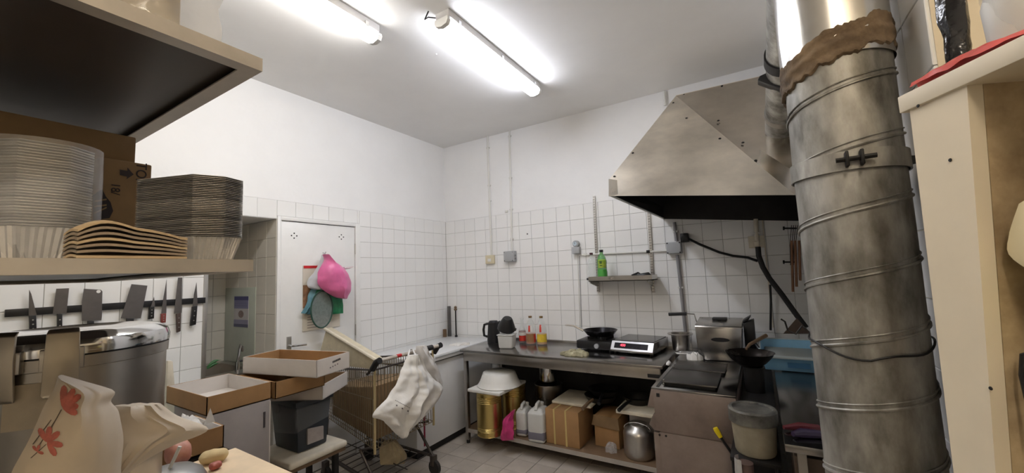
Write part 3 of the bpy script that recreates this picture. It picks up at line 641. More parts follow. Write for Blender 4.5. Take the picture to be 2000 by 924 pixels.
# cloth
ca = ct(1124, 694); rag = M('damp_cloth', (196, 190, 160), .9, var=.25, scale=14, bump=.5, bscale=30, rgb2=(120, 116, 92))
def lump(c, rx, ry, h, seed, n=26, m=9, rz=0, rough=.5):
    mb = MB()
    def fn(u, v):
        t = 2*pi*u; s = sin(pi*.5*v); q = Vector((cos(t)*s*1.6, sin(t)*s*1.6, seed)); k = 1+rough*noise.noise(q*1.7)
        p = Vector((cos(t)*rx*s*k, sin(t)*ry*s*k, h*cos(pi*.5*v)**.7*(1+.5*noise.noise(q*3.1)) if v < 1 else 0)); p.rotate(Matrix.Rotation(rz, 3, 'Z')); return Vector(c)+p
    mb.grid(fn, n, m, True); mb.f.append(tuple(len(mb.v)-n+i for i in range(n))); return mb
solo('kitchen_cloth', lump(ca, .11, .05, .045, 2.2, 40, 12, .05, .7), rag, 'crumpled pale cloth on the worktop in front of the gas burner', 'cloth')
# induction hob
ia = ct(1192, 690); ib = ct(1276, 698); rzi = math.atan2(ib.y-ia.y, ib.x-ia.x); wi = (ib-ia).length; di = .4
ih = thing('induction_hob', 'stainless induction hob with a slanted control panel and red digits', 'hob', ia, rzi)
part('case', MB().prism([(-.0, .018), (.03, .018), (di, .018), (di, .1), (.05, .1), (.0, .03)], lambda a, b, h: (h, a, b), 0, wi), steelw, ih, bevel=.003, w=False)
part('glass_top', MB().box(.012, wi-.012, .06, di-.012, .1, .104), M('ceramic_glass', (54, 54, 56), .08, var=.1), ih, w=False)
sl = math.atan2(.07, .05); mp = Matrix.Translation((0, 0, .03)) @ Matrix.Rotation(sl, 4, 'X')
ft = MB(); ft.v = []; ft.box(.004, wi-.004, .004, .083, 0, .004); ft.v = [mp @ v for v in ft.v]
panel = part('control_panel', ft, M('silver_panel', (226, 226, 232), .3, .3), ih, w=False)
ft = MB().box(.032, wi-.045, .018, .066, .004, .0055); ft.v = [mp @ v for v in ft.v]
part('display', ft, M('display_glass', (26, 24, 34), .06), panel, w=False)
led = M('red_digits', (255, 70, 90), .5, emit=3)
g = Matrix.Translation(ia) @ Matrix.Rotation(rzi, 4, 'Z') @ mp @ Matrix.Translation((.105, .045, .0062))
text_part('red_digits', '400', .03, led, panel, g)
for x, y in ((.03, .05), (wi-.03, .05), (.03, di-.04), (wi-.03, di-.04)): part('foot', MB().cyl((x, y, 0), (x, y, .02), .016, n=10), rubber, ih, w=False)

# ------------------------------------------------------------------ under the worktop
def us_(px, py): return Z_(px, py, SHZ+.002)
g1 = us_(957, 847); gr = .112; gh = .375
def tin(c, label):
    t = thing('golden_tin', label, 'tin', c, group='golden tins under the worktop')
    pr = [(gr, 0), (gr+.003, .004), (gr, .01)]
    for z in (.05, .062, .074): pr += [(gr, z-.004), (gr-.003, z), (gr, z+.004)]
    for z in (gh-.085, gh-.07, gh-.055, gh-.04): pr += [(gr, z-.004), (gr-.004, z), (gr, z+.004)]
    pr += [(gr, gh-.01), (gr+.003, gh-.004), (gr, gh)]
    part('can', MB().lathe(pr, c, 36), gold, t); part('lid', MB().lathe([(gr-.01, gh-.002), (gr-.012, gh+.002)], c, 30), gold, t)
tin(g1, 'golden tin at the left end under the worktop, in front of another tin')
g2 = Vector((g1.x+.1, g1.y+.27, g1.z)); tin(g2, 'second golden tin half hidden behind the first')
zb = g1.z+gh+.003
bd = thing('white_board', 'white plastic board lying across the two golden tins', 'board', (g1.x+.05, g1.y+.08, zb), .0)
part('slab', MB().box(g1.x-.15, g1.x+.2, g1.y-.12, g1.y+.34, zb, zb+.028), wplast, bd, bevel=.008)
bs = Vector((g1.x+.055, g1.y+.1, zb+.03)); ba = thing('basin', 'white round basin turned upside down on the white board', 'basin', bs)
part('shell', MB().lathe([(.2, .0), (.205, .006), (.198, .012), (.175, .05), (.15, .115), (.14, .122), (0, .124)], bs, 40, cap0=False, cap1=False), wplast, ba)
# pink bag
p0 = us_(992, 858); rr = [(Y_(1001, 802, p0.y), Y_(1004, 801, p0.y)), (Y_(985, 818, p0.y), Y_(1003, 815, p0.y)), (Y_(983, 835, p0.y), Y_(1003, 830, p0.y)), (Y_(978, 848, p0.y), Y_(1004, 845, p0.y)), (Y_(980, 860, p0.y), Y_(1003, 860, p0.y))]
solo('pink_bag', pouch(rr, (0, -1, 0), .06, .05, 26, 5, .014, 14, 3, fold=.03), M('magenta_bag', (206, 62, 130), .35, var=.2, scale=9, bump=.2, bscale=24), 'crumpled magenta plastic bag beside the golden tin', 'bag')
# jerrycans
def jerrycan(c, w, d, h, rz, lev, label):
    t = thing('jerrycan', label, 'jerrycan', c, rz, 'milky jerrycans under the worktop')
    b = part('body', MB().hexa([(-w/2, -d/2, 0), (w/2, -d/2, 0), (w/2, d/2, 0), (-w/2, d/2, 0), (-w/2, -d/2, h*.82), (w/2, -d/2, h*.82), (w/2, d/2, h*.82), (-w/2, d/2, h*.82)]), jerry, t, bevel=.022, seg=3, w=False)
    part('shoulder', MB().hexa([(-w*.46, -d*.46, h*.8), (w*.46, -d*.46, h*.8), (w*.46, d*.46, h*.8), (-w*.46, d*.46, h*.8), (-w*.3, -d*.3, h*.9), (w*.3, -d*.3, h*.9), (w*.3, d*.34, h*.88), (-w*.3, d*.34, h*.88)]), jerry, t, bevel=.012, w=False)
    part('handle', MB().tube([(0, -d*.36, h*.86), (0, -d*.25, h*.99), (0, d*.05, h*1.02), (0, d*.16, h*.9)], .014, n=8), jerry, t, w=False)
    part('screw_cap', MB().cyl((0, d*.3, h*.86), (0, d*.3, h*.97), .026, n=16), wplast, t, bevel=.003, w=False)
    part('liquid_band', MB().box(-w/2-.0012, w/2+.0012, -d/2-.0012, d/2+.0012, .012, lev), M('violet_liquid', (112, 110, 122), .4), t, bevel=.02, seg=3, w=False)
j2 = us_(1044, 866); j1 = us_(1016, 857)
jerrycan(Vector((j2.x, j2.y+.1, j2.z)), .15, .19, .30, .12, .1, 'larger milky jerrycan with violet-grey liquid beside the strapped carton')
jerrycan(Vector((j1.x-.02, j1.y+.12, j1.z)), .105, .17, .26, .12, .075, 'smaller milky jerrycan next to the magenta bag')
# steel pots behind
def pot(name, c, r, h, mat, label, lid=False, handles=True, cat='pot', group=None):
    t = thing(name, label, cat, c, group=group)
    part('body', MB().lathe([(r*.94, 0), (r, .015), (r, h), (r+.006, h+.002), (r+.004, h+.006), (r-.004, h), (r-.006, .02), (0, .012)], c, 36, cap1=False), mat, t)
    if lid: part('lid', MB().lathe([(r+.004, h+.006), (r+.004, h+.012), (r*.6, h+.03), (.02, h+.04), (0, h+.04)], c, 36, cap1=False), mat, t); part('lid_knob', MB().lathe([(.008, h+.04), (.008, h+.055), (.018, h+.06), (.016, h+.07), (0, h+.072)], c, 14, cap1=False), black, t)
    if handles:
        for s in (-1, 1): part('handle', MB().tube([Vector(c)+Vector((s*r, -.035, h*.8)), Vector(c)+Vector((s*(r+.03), -.02, h*.8)), Vector(c)+Vector((s*(r+.03), .02, h*.8)), Vector(c)+Vector((s*r, .035, h*.8))], .006, n=8), mat, t)
    return t
q0 = Vector((1.42, -.21, SHZ+.002)); pot('stock_pot', q0, .13, .36, steel, 'wide steel stock pot standing behind the jerrycans', handles=False)
pot('steel_pot', q0+Vector((0.0, 0, .37)), .085, .18, chrome, 'small shiny steel pot on top of the stock pot', handles=False)
# strapped carton
a = Y_(1068, 876, -.63); b = Y_(1133, 884, -.63); h = Y_(1068, 809, -.63).z-a.z; w = b.x-a.x
cz_ = SHZ+.002
cn = thing('carton', 'brown carton with two cream straps under the worktop', 'carton', ((a.x+b.x)/2, -.63+.15, cz_))
part('box', MB().box(a.x, b.x, -.63, -.3, cz_, cz_+h), kraft, cn, bevel=.003)
for f in (.27, .62):
    x = lerp(a.x, b.x, f); part('strap', MB().box(x-.007, x+.007, -.6315, -.2985, cz_-.0005, cz_+h+.0015), tan, cn)
part('flap_seam', MB().box(a.x, b.x, -.467, -.463, cz_+h, cz_+h+.0012), kraftd, cn)
ztop = cz_+h+.003
# open carton behind
a2 = Y_(1163, 866, -.5); b2 = Y_(1210, 870, -.5); z2 = Y_(1160, 818, -.5).z
oc = thing('carton', 'worn brown carton with its front flap hanging open under the worktop', 'carton', ((a2.x+b2.x)/2, -.36, cz_))
part('box', MB().box(a2.x, b2.x, -.5, -.22, cz_, z2+.03), kraft, oc, bevel=.003)
part('flap', MB().hexa([(a2.x-.02, -.512, z2-.045), (b2.x+.01, -.512, z2-.06), (b2.x+.01, -.508, z2-.06), (a2.x-.02, -.508, z2-.045), (a2.x, -.504, z2+.035), (b2.x, -.504, z2+.03), (b2.x, -.5, z2+.03), (a2.x, -.5, z2+.035)]), kraftd, oc)
solo('crumpled_wrap', lump(Vector((b2.x-.05, -.56, cz_)), .045, .03, .07, 5.1, 20, 8, 0, .8), wrap, 'crumpled clear wrap in front of the worn carton', 'wrap')
# boards on the cartons
zbd = ztop
solo('white_board', MB().box(a.x-.0, b.x+.06, -.5, -.12, zbd, zbd+.022), dirtyw, 'white cutting board lying on the strapped carton', 'board', 'boards on the cartons', bevel=.006)
zz = max(zbd+.024, z2+.034); 
solo('white_board', MB().box(2.19, 2.5, -.58, -.12, zz, zz+.03), dirtyw, 'long white board lying across the worn carton and printed box', 'board', 'boards on the cartons', bevel=.006)
# pans on the boards
def dpan(c, r, ang, L, label, hm=black):
    t = thing('frying_pan', label, 'pan', c, group='pans under the worktop')
    part('bowl', MB().lathe([(0, 0), (r*.75, 0), (r, .05), (r-.004, .05), (r*.74, .004), (0, .004)], c, 32, cap0=False, cap1=False), blackm, t)
    d = Vector((cos(ang), sin(ang), 0)); c = Vector(c)
    part('handle', MB().tube([c+d*(r-.004)+Vector((0, 0, .04)), c+d*(r+.07)+Vector((0, 0, .035)), c+d*(r+L)+Vector((0, 0, .012))], [.011, .013, .015], n=8), hm, t)
dpan((1.98, -.32, zbd+.023), .14, -1.72, .17, 'black pan on the left board with a brown handle sticking out', wood)
dpan((2.02, -.3, zbd+.075), .15, -1.42, .16, 'black pan stacked on top of the brown-handled one')
dpan((2.31, -.36, zz+.032), .115, -1.85, .17, 'black pan lying on the long white board')
pot('saucepan', Vector((2.45, -.2, zz+.032)), .05, .1, alum, 'small dull saucepan at the right end of the long white board', handles=False)
# printed box and the aluminium milk pot
a3 = Y_(1231, 842, -.39)
pbx = thing('printed_box', 'white printed box standing behind the aluminium pot', 'box', ((a3.x+2.5)/2, -.3, cz_))
part('box', MB().box(a3.x, 2.5, -.39, -.2, cz_, zz-.003), cardw, pbx, bevel=.002)
for k, (z, w0) in enumerate(((.02, .09), (.035, .09), (.09, .05), (.12, .03), (.125, .04))):
    part('print', MB().box(a3.x+.02+(.03 if k == 4 else 0), a3.x+.02+w0+(.03 if k == 4 else 0), -.3912, -.39, zz-.03-z, zz-.022-z), ink, pbx)
ap_ = us_(1240, 905); c = Vector((ap_.x+.0, -.53, SHZ+.002))
t = thing('milk_pot', 'round-shouldered aluminium pot at the right end of the undershelf', 'pot', c)
part('body', MB().lathe([(.1, 0), (.112, .02), (.112, .17), (.1, .2), (.07, .22), (.06, .235), (.068, .24), (0, .242)], c, 36, cap1=False), alum, t)
part('bail_handle', MB().tube([c+Vector((.1*cos(q), -.02, .2+.05*sin(q))) for q in [pi*k/12 for k in range(13)]], .004, n=6), chrome, t)

# ------------------------------------------------------------------ chest freezer in the corner
FZ = .85
fz = thing('chest_freezer', 'white chest freezer in the corner left of the worktop', 'freezer', (.35, -.62, 0))
part('cabinet', MB().box(.03, .64, -1.17, -.04, .07, FZ-.07), freezerm, fz, bevel=.008)
part('plinth', MB().box(.07, .6, -1.13, -.06, .0, .07), black, fz)
lid = part('lid', MB().box(.02, .665, -1.18, -.03, FZ-.062, FZ), freezerm, fz, bevel=.012, seg=3)
part('seal', MB().box(.035, .645, -1.172, -.038, FZ-.07, FZ-.062), rubber, lid)
part('red_strip', MB().box(.64, .643, -1.09, -1.072, .1, .5), M('dark_red', (140, 28, 56), .5), fz)
rail_ = MB().box(.655, .672, -.95, -.2, FZ-.03, FZ-.018); part('lid_handle', rail_, grey, lid, bevel=.003)
cr = [(Z_(880, 674, FZ+.004), Z_(918, 668, FZ+.004)), (Z_(900, 679, FZ+.004), Z_(915, 674, FZ+.004))]
solo('plastic_sheet', lump(Z_(900, 674, FZ+.001), .09, .05, .022, 8.8, 30, 8, .6, .6), bagw, 'flattened white plastic bag on the freezer lid near the worktop', 'bag')
rb = X_(877, 656, .06); solo('steel_bar', MB().box(.045, .075, -.06, -.03, FZ+.001, X_(877, 598, .06).z), M('dull_bar', (112, 110, 108), .5, .6, var=.2), 'flat grey steel bar standing in the corner on the freezer', 'bar')
rq = Y_(891, 655, -.05); rod = thing('threaded_rod', 'thin dark rod with a knob standing in the corner on the freezer', 'rod', (rq.x, -.05, FZ+.001))
part('rod', MB().cyl((rq.x, -.05, FZ+.001), (rq.x, -.05, Y_(891, 600, -.05).z), .008, n=8), blackm, rod)
part('knob', MB().lathe([(.01, 0), (.022, .015), (.012, .03), (.02, .04), (.006, .055)], (rq.x, -.05, Y_(891, 607, -.05).z), 10), wood, rod)
part('foot', MB().cyl((rq.x, -.05, FZ+.001), (rq.x, -.05, FZ+.02), .016, n=10), black, rod)
solo('wood_block', MB().box(.02, .05, -.115, -.085, FZ+.001, FZ+.09), wood, 'small brown block at the foot of the grey bar', 'block')

# ------------------------------------------------------------------ stove and what stands on it
OX0, OX1, OY0, OY1, OZ = 2.645, 3.075, -1.295, -.13, .875
st = thing('stove', 'stainless stove block whose brownish side panel faces the camera', 'stove', ((OX0+OX1)/2, (OY0+OY1)/2, 0))
part('carcass', MB().box(OX0+.035, OX1, OY0+.004, OY1, .05, OZ-.05), stovem, st)
part('side_panel', MB().box(OX0+.03, OX1-.002, OY0, OY0+.004, .05, .63), stovem, st, bevel=.001)
part('side_panel', MB().box(OX0+.012, OX1-.002, OY0-.002, OY0+.003, .636, OZ-.012), stovem, st, bevel=.001)
part('control_fascia', MB().prism([(OX0-.028, OZ-.115), (OX0+.03, OZ-.115), (OX0+.03, OZ-.01), (OX0, OZ-.01)], lambda a, b, h: (a, h, b), OY0, OY1), stovem, st, bevel=.003)
part('oven_door', MB().box(OX0-.005, OX0+.03, OY0+.012, OY1-.4, .16, .62), stovem, st, bevel=.004)
part('door_handle', MB().prism([(OX0-.028, .66), (OX0, .72), (OX0+.012, .72), (OX0+.012, .63), (OX0-.0, .63)], lambda a, b, h: (a, h, b), OY0+.012, OY1-.4), stovem, st, bevel=.003)
for y in (OY0+.2, OY0+.45, OY0+.7): part('control_knob', MB().cyl((OX0-.01, y, OZ-.06), (OX0-.03, y, OZ-.055), .022, n=14), black, st)
top = part('stove_top', MB().box(OX0, OX1, OY0, OY1, OZ-.012, OZ), steelw, st, bevel=.004)
part('edge_channel', MB().box(OX0+.025, OX0+.04, OY0+.02, OY0+.62, OZ, OZ+.003), black, top)
part('socket_hole', MB().box(OX0+.028, OX0+.045, OY0-.004, OY0-.001, OZ-.05, OZ-.03), black, st)
for x in (OX0+.06, OX1-.06):
    for y in (OY0+.06, OY1-.06): part('foot', MB().cyl((x, y, 0), (x, y, .05), .02, n=10), rubber, st)
for x in (2.675, 2.71): part('screw', MB().cyl((x, OY0-.004, .615), (x, OY0, .615), .006, n=8), blackm, st)
platem = M('griddle_plate', (70, 67, 64), .35, .7, var=.2, scale=8)
for (x0, x1, y0, y1, lb_) in ((2.695, 2.985, -1.235, -.915, 'dark steel griddle lid on the stove, nearest the camera'), (2.69, 3.0, -.885, -.64, 'dark steel griddle lid on the stove, behind the first')):
    t = thing('griddle_lid', lb_, 'lid', ((x0+x1)/2, (y0+y1)/2, OZ), group='griddle lids on the stove')
    part('lid_plate', MB().box(x0, x1, y0, y1, OZ+.014, OZ+.024), platem, t, bevel=.008)
    part('lid_skirt', MB().box(x0+.012, x1-.012, y0+.012, y1-.012, OZ+.001, OZ+.016), blackm, t)
    part('hinge_pin', MB().cyl((x0+.006, y0+.02, OZ+.001), (x0+.006, y0+.02, OZ+.03), .007, n=10), chrome, t)
# fryer
FX0, FX1, FY0, FY1 = 2.79, 3.095, -.46, -.15
fy = thing('deep_fryer', 'boxy stainless deep fryer standing on the back of the stove', 'fryer', ((FX0+FX1)/2, (FY0+FY1)/2, OZ))
part('tank', MB().hexa([(FX0+.012, FY0, OZ+.001), (FX1-.02, FY0, OZ+.001), (FX1-.02, FY1, OZ+.001), (FX0+.012, FY1, OZ+.001), (FX0, FY0+.005, OZ+.235), (FX1, FY0+.005, OZ+.235), (FX1, FY1, OZ+.235), (FX0, FY1, OZ+.235)]), steelw, fy, bevel=.006)
lidf = part('lid', MB().hexa([(FX0-.004, FY0-.002, OZ+.235), (FX1+.004, FY0-.002, OZ+.235), (FX1+.004, FY1, OZ+.235), (FX0-.004, FY1, OZ+.235), (FX0, FY0+.004, OZ+.247), (FX1, FY0+.004, OZ+.247), (FX1, FY1, OZ+.275), (FX0, FY1, OZ+.275)]), steel, fy, bevel=.003)
cxm = (FX0+FX1)/2
part('lid_grip', MB().box(cxm-.05, cxm+.05, FY1-.13, FY1-.06, OZ+.262, OZ+.285), black, lidf, bevel=.005)
part('grip_slot', MB().lathe([(.06, 0), (.06, .003)], (cxm+.01, FY0+.001, OZ+.15), 24, sx=1, sy=.25, m=Matrix.Rotation(pi/2, 3, 'X')), black, fy)
bh = thing('fryer_basket', 'wire fryer basket with a long black handle sticking out left', 'basket', (FX0+.06, FY0+.12, OZ+.236))
e0 = Y_(1360, 627, -.3); e1 = Y_(1356, 614, -.3); e2 = Y_(1341, 613, -.3); e3 = Y_(1306, 614, -.3)
part('wire_arm', MB().tube([e0+Vector((.02, 0, -.03)), e0, e1, e2], .005, n=6), chrome, bh)
part('grip', MB().tube([e2, e3], .013, n=10), black, bh, bevel=0)
# bain-marie pot, foil and the white bag in front of the fryer
sp = Z_(1331, 684, OZ+.002); t = thing('steel_insert_pot', 'stainless insert pot with a wide rim left of the fryer', 'pot', sp)
part('body', MB().lathe([(.062, 0), (.066, .01), (.072, .125), (.098, .13), (.098, .136), (.07, .136), (.06, .012), (0, .01)], sp, 32, cap1=False), steel, t)
solo('foil_sheet', lump(Z_(1342, 690, OZ+.001), .07, .045, .012, 1.4, 40, 9, .2, .6), foil, 'crumpled aluminium foil beside the insert pot', 'foil')
solo('white_parcel', lump(Z_(1357, 703, OZ+.001), .05, .03, .05, 3.7, 26, 9, .1, .35), bagw, 'small crumpled white bag in front of the fryer', 'bag')
solo('white_scrap', lump(Z_(1306, 711, OZ+.001), .014, .05, .02, 6.1, 20, 8, .1, .4), bagw, 'white paper scrap on the front edge of the stove', 'paper')
# black burner range between stove and side table
rg = thing('wok_range', 'black iron wok range between the stove and the side table', 'range', (3.17, -.72, 0))
part('body', MB().box(3.085, 3.245, -1.28, -.16, .04, .78), blackm, rg, bevel=.004)
part('hob_plate', MB().box(3.082, 3.248, -1.3, -.15, .78, .8), blackm, rg, bevel=.003)
wkc = Y_(1468, 692, -.88); wz = wkc.z
part('burner_ring', MB().lathe([(.05, .8), (.056, wz-.071), (.05, wz-.071), (.045, .8)], (3.155, -.88, 0), 24, cap0=False, cap1=False), blackm, rg)
for x in (3.1, 3.23):
    for y in (-1.25, -.2): part('leg', MB().cyl((x, y, 0), (x, y, .045), .015, n=8), rubber, rg)
wr_ = .13; wc = Vector((3.14, -.88, wz-.075))
wk = thing('wok', 'dark steel wok standing behind the lidded tub', 'wok', wc)
part('bowl', MB().lathe([(0, -.0), (.05, .004), (.085, .028), (.114, .06), (wr_, .085), (wr_+.004, .087), (wr_-.003, .084), (.106, .055), (.05, .012), (0, .008)], wc, 40, cap0=False, cap1=False), M('wok_steel', (62, 56, 52), .28, .9, var=.25, scale=6), wk)
hq = Y_(1490, 655, -.8)
part('handle', MB().tube([wc+Vector((-.02, wr_-.01, .08)), wc+Vector((.0, wr_+.06, .1)), Y_(1497, 655, -.6)], [.008, .01, .012], n=8), wood, wk)
# black pitcher right of the fryer
jp = Z_(1466, 690, OZ); jp = Vector((3.134, -.3, .802)); t = thing('black_canister', 'black plastic canister with a bent lid right of the fryer', 'canister', jp)
part('body', MB().hexa([jp+Vector(q) for q in ((-.034, -.05, 0), (.036, -.05, 0), (.036, .05, 0), (-.034, .05, 0), (-.034, -.055, .33), (.036, -.055, .36), (.036, .055, .36), (-.034, .055, .33))]), black, t, bevel=.008)
part('lid', MB().hexa([jp+Vector(q) for q in ((-.036, -.06, .332), (.0, -.06, .35), (.0, .06, .35), (-.036, .06, .332), (-.036, -.06, .35), (.02, -.06, .385), (.02, .06, .385), (-.036, .06, .35))]), black, t, bevel=.006)
part('pour_handle', MB().tube([jp+Vector((.0, -.06, .2)), jp+Vector((.03, -.09, .2)), jp+Vector((.05, -.12, .17))], .01, n=7), black, t)
# lidded tub on a black stand
tc = Vector((3.152, -1.52, .70)); ts = thing('pot_stand', 'black iron stand carrying the lidded tub', 'stand', (tc.x, tc.y, 0))
part('stand_plate', MB().box(tc.x-.1, tc.x+.095, tc.y-.1, tc.y+.16, .68, .698), blackm, ts, bevel=.003)
for x in (-.085, .08):
    for y in (-.08, .14): part('leg', MB().cyl((tc.x+x, tc.y+y, 0), (tc.x+x, tc.y+y, .68), .012, n=8), blackm, ts)
tubm = M('stained_tub', (150, 142, 122), .55, var=.25, scale=7); tt = thing('lidded_tub', 'round stained tub with a dirty dark lid, in front of the wok', 'tub', tc)
part('body', MB().lathe([(.078, 0), (.083, .01), (.092, .145), (.0, .15)], tc, 36, cap1=False), tubm, tt)
part('lid', MB().lathe([(.09, .135), (.1, .137), (.1, .19), (.094, .198), (.084, .198), (.08, .19), (0, .19)], tc, 40, cap0=False, cap1=False), M('dirty_lid', (120, 118, 110), .45, .3, var=.35, scale=14, rgb2=(52, 50, 48)), tt)
# pipe in foil, long tool
fp = thing('foil_pipe', 'brown pipe partly wrapped in foil at the bottom right of the stove', 'pipe', (3.112, -1.66, 0))
part('pipe', MB().tube([(3.108, -1.66, 0), (3.108, -1.66, .4), (3.112, -1.655, .7)], .032, n=16), M('rusty_pipe', (104, 84, 78), .5, .4, var=.3, scale=9), fp)
part('foil_wrap', MB().grid(lambda u, v: Vector((3.108+cos(2.2+2.3*u)*(.036+.007*noise.noise(Vector((u*6, v*14, 1)))), -1.66+sin(2.2+2.3*u)*(.036+.007*noise.noise(Vector((u*6, v*14, 4)))), .72-v*.55)), 14, 40), foil, fp)
yt0 = Y_(1399, 842, -1.315); yt1 = Y_(1428, 884, -1.315); yb = thing('scraper', 'long tool with a bright yellow tip leaning on the stove side', 'tool', yt1)
part('yellow_tip', MB().tube([yt0+Vector((-.004, 0, .016)), yt0+Vector((.003, 0, 0)), yt0+(yt1-yt0)*.3], [.012, .014, .01], n=10), M('yellow_plastic', (232, 206, 30), .4), yb)
part('rod', MB().tube([yt0+(yt1-yt0)*.1, yt1, yt1+(yt1-yt0)*1.2], .007, n=7), blackm, yb)
# side table with the blue tray
TX0, TX1, TY0, TY1, TZ = 3.262, 3.542, -1.78, -.15, .85
sd = thing('side_table', 'narrow stainless side table along the right wall behind the duct', 'table', ((TX0+TX1)/2, (TY0+TY1)/2, 0))
part('table_top', MB().box(TX0, TX1, TY0, TY1, TZ-.03, TZ), steelw, sd, bevel=.003)
for y in (TY0+.04, TY1-.06):
    for x in (TX0+.04, TX1-.05): part('leg', MB().box(x, x+.03, y, y+.03, 0, TZ-.03), steel, sd)
part('lower_shelf', MB().box(TX0+.02, TX1-.02, TY0+.05, TY1-.03, .3, .32), steel, sd)
solo('dark_pan', MB().lathe([(0, .0), (.08, 0), (.11, .1), (.106, .1), (.076, .006), (0, .006)], (3.4, -1.6, .322), 30, cap0=False, cap1=False), blackm, 'dark round pan on the lower shelf of the side table', 'pan')
solo('rusty_box', MB().box(3.29, 3.5, -1.7, -1.35, .56, .78), M('rusty_steel', (96, 82, 70), .5, .6, var=.35, scale=6), 'rusty steel drawer box hanging under the side table', 'box', bevel=.004)
bt = Vector((3.359, -.36, TZ+.027)); w_, d_, h_ = .34, .36, .105
tr = thing('blue_tray', 'pale blue plastic tray on the side table behind the duct', 'tray', bt)
def tray_shell(bx, by, tx, ty, h, th=.004):
    mb = MB(); o = [(-bx, -by, 0), (bx, -by, 0), (bx, by, 0), (-bx, by, 0)]; O = [(-tx, -ty, h), (tx, -ty, h), (tx, ty, h), (-tx, ty, h)]
    i = [(x*.97, y*.97, th) for x, y, z in o]; I = [(x*.965, y*.965, h) for x, y, z in O]
    mb.add([bt+Vector(q) for q in o+O+I+i], [(3, 2, 1, 0)]+[(k, (k+1) % 4, 4+(k+1) % 4, 4+k) for k in range(4)]+[(4+k, 4+(k+1) % 4, 8+(k+1) % 4, 8+k) for k in range(4)]+[(8+k, 8+(k+1) % 4, 12+(k+1) % 4, 12+k) for k in range(4)]+[(12, 13, 14, 15)])
    return mb
part('shell', tray_shell(w_/2-.025, d_/2-.025, w_/2-.004, d_/2-.004, h_), blue, tr, bevel=.004)
rim = MB()
for q in ((-w_/2-.008, w_/2+.008, -d_/2-.016, -d_/2+.006), (-w_/2-.008, w_/2+.008, d_/2-.006, d_/2+.008), (-w_/2-.008, -w_/2+.006, -d_/2, d_/2), (w_/2-.006, w_/2+.008, -d_/2, d_/2)): rim.box(bt.x+q[0], bt.x+q[1], bt.y+q[2], bt.y+q[3], bt.z+h_-.012, bt.z+h_+.004)
part('rim', rim, M('pale_rim', (196, 206, 208), .4), tr, bevel=.003)
part('label_patch', MB().box(bt.x-.02, bt.x+.1, bt.y-d_/2-.006+.012, bt.y-d_/2+.008, bt.z+.03, bt.z+.065), M('deep_blue', (72, 120, 160), .5), tr)
part('liner', MB().box(bt.x-w_/2+.03, bt.x+w_/2-.03, bt.y-d_/2+.03, bt.y+d_/2-.03, bt.z+.045, bt.z+.055), M('grey_liner', (176, 180, 176), .6), tr, bevel=.004)
tr.rotation_euler = (radians(9), 0, 0)
solo('tray_prop', MB().box(3.3, 3.5, -.27, -.2, TZ+.001, TZ+.036), blackm, 'dark block propping up the back of the blue tray', 'block', bevel=.004)
sg = [Z_(1530, 829, TZ+.03), Z_(1560, 828, TZ+.03), Z_(1600, 831, TZ+.03)]
solo('aubergine', MB().tube([p-Vector((0, 0, .012)) for p in sg], [.008, .018, .014], n=10), M('dark_red_skin', (96, 34, 40), .3, var=.2), 'dark red aubergine lying on the side table behind the purple one', 'aubergine')
sg = [Z_(1548, 842, TZ+.03), Z_(1565, 840, TZ+.03), Z_(1604, 843, TZ+.03)]
solo('aubergine', MB().tube([p-Vector((0, 0, .012)) for p in sg], [.01, .019, .016], n=10), M('purple_skin', (48, 34, 62), .2, var=.2), 'dark purple aubergine lying on the side table, nearest the camera', 'aubergine')

from mathutils.bvhtree import BVHTree
def decal(mb, polys, off=.0015):
    """lay flat print on a surface: every outline point is dropped onto the mesh along the view of that point"""
    tree = BVHTree.FromPolygons([tuple(v) for v in mb.v], mb.f); out = MB()
    for poly in polys:
        cx = sum(p[0] for p in poly)/len(poly); cy = sum(p[1] for p in poly)/len(poly); rings = []
        for s in (0, .25, .5, .75, 1):
            ring = []
            for x, y in poly:
                px, py = cx+(x-cx)*s, cy+(y-cy)*s; d = (R_*((px-1000)/F_PX)+U_*((462-py)/F_PX)+_f).normalized()
                h, n, i, ds = tree.ray_cast(CAM, d)
                ring.append(None if h is None else h-d*off)
            rings.append(ring)
        if any(p is None for r in rings for p in r): continue
        n = len(poly); vs = [p for r in rings[1:] for p in r]+[rings[0][0]]
        fs = [(k*n+i, k*n+(i+1) % n, (k+1)*n+(i+1) % n, (k+1)*n+i) for k in range(3) for i in range(n)]+[(4*n, (i+1) % n, i) for i in range(n)]
        out.add(vs, fs)
    return out
# ------------------------------------------------------------------ shopping trolley
wire = M('trolley_wire', (150, 138, 116), .4, .8, var=.15); frm = M('trolley_frame', (84, 78, 74), .45, .7, var=.2)
TB, TF = .9, .1; tyc = -1.53
def tc_(x, s, z):                                       # a corner of the tapering basket
    f = (x-TF)/(TB-TF); return Vector((x, tyc+s*lerp(.2, .29, f), z))
def ztop_(x): return lerp(.86, .93, (x-TF)/(TB-TF))
def zbot_(x): return lerp(.52, .4, (x-TF)/(TB-TF))
tro = thing('shopping_trolley', 'old wire shopping trolley standing before the chest freezer', 'trolley', (.5, tyc, 0))
for s, nm in ((-1, 0), (1, 0)):
    mb = MB()
    for i in range(33):
        x = lerp(TF, TB, i/32); mb.tube([tc_(x, s, zbot_(x)), tc_(x, s, ztop_(x))], .003, n=5)
    for v in (.0, .3, .62, .85): mb.tube([tc_(TF, s, lerp(zbot_(TF), ztop_(TF), v)), tc_(TB, s, lerp(zbot_(TB), ztop_(TB), v))], .0028, n=5)
    part('wire_side', mb, wire, tro, kind='stuff')
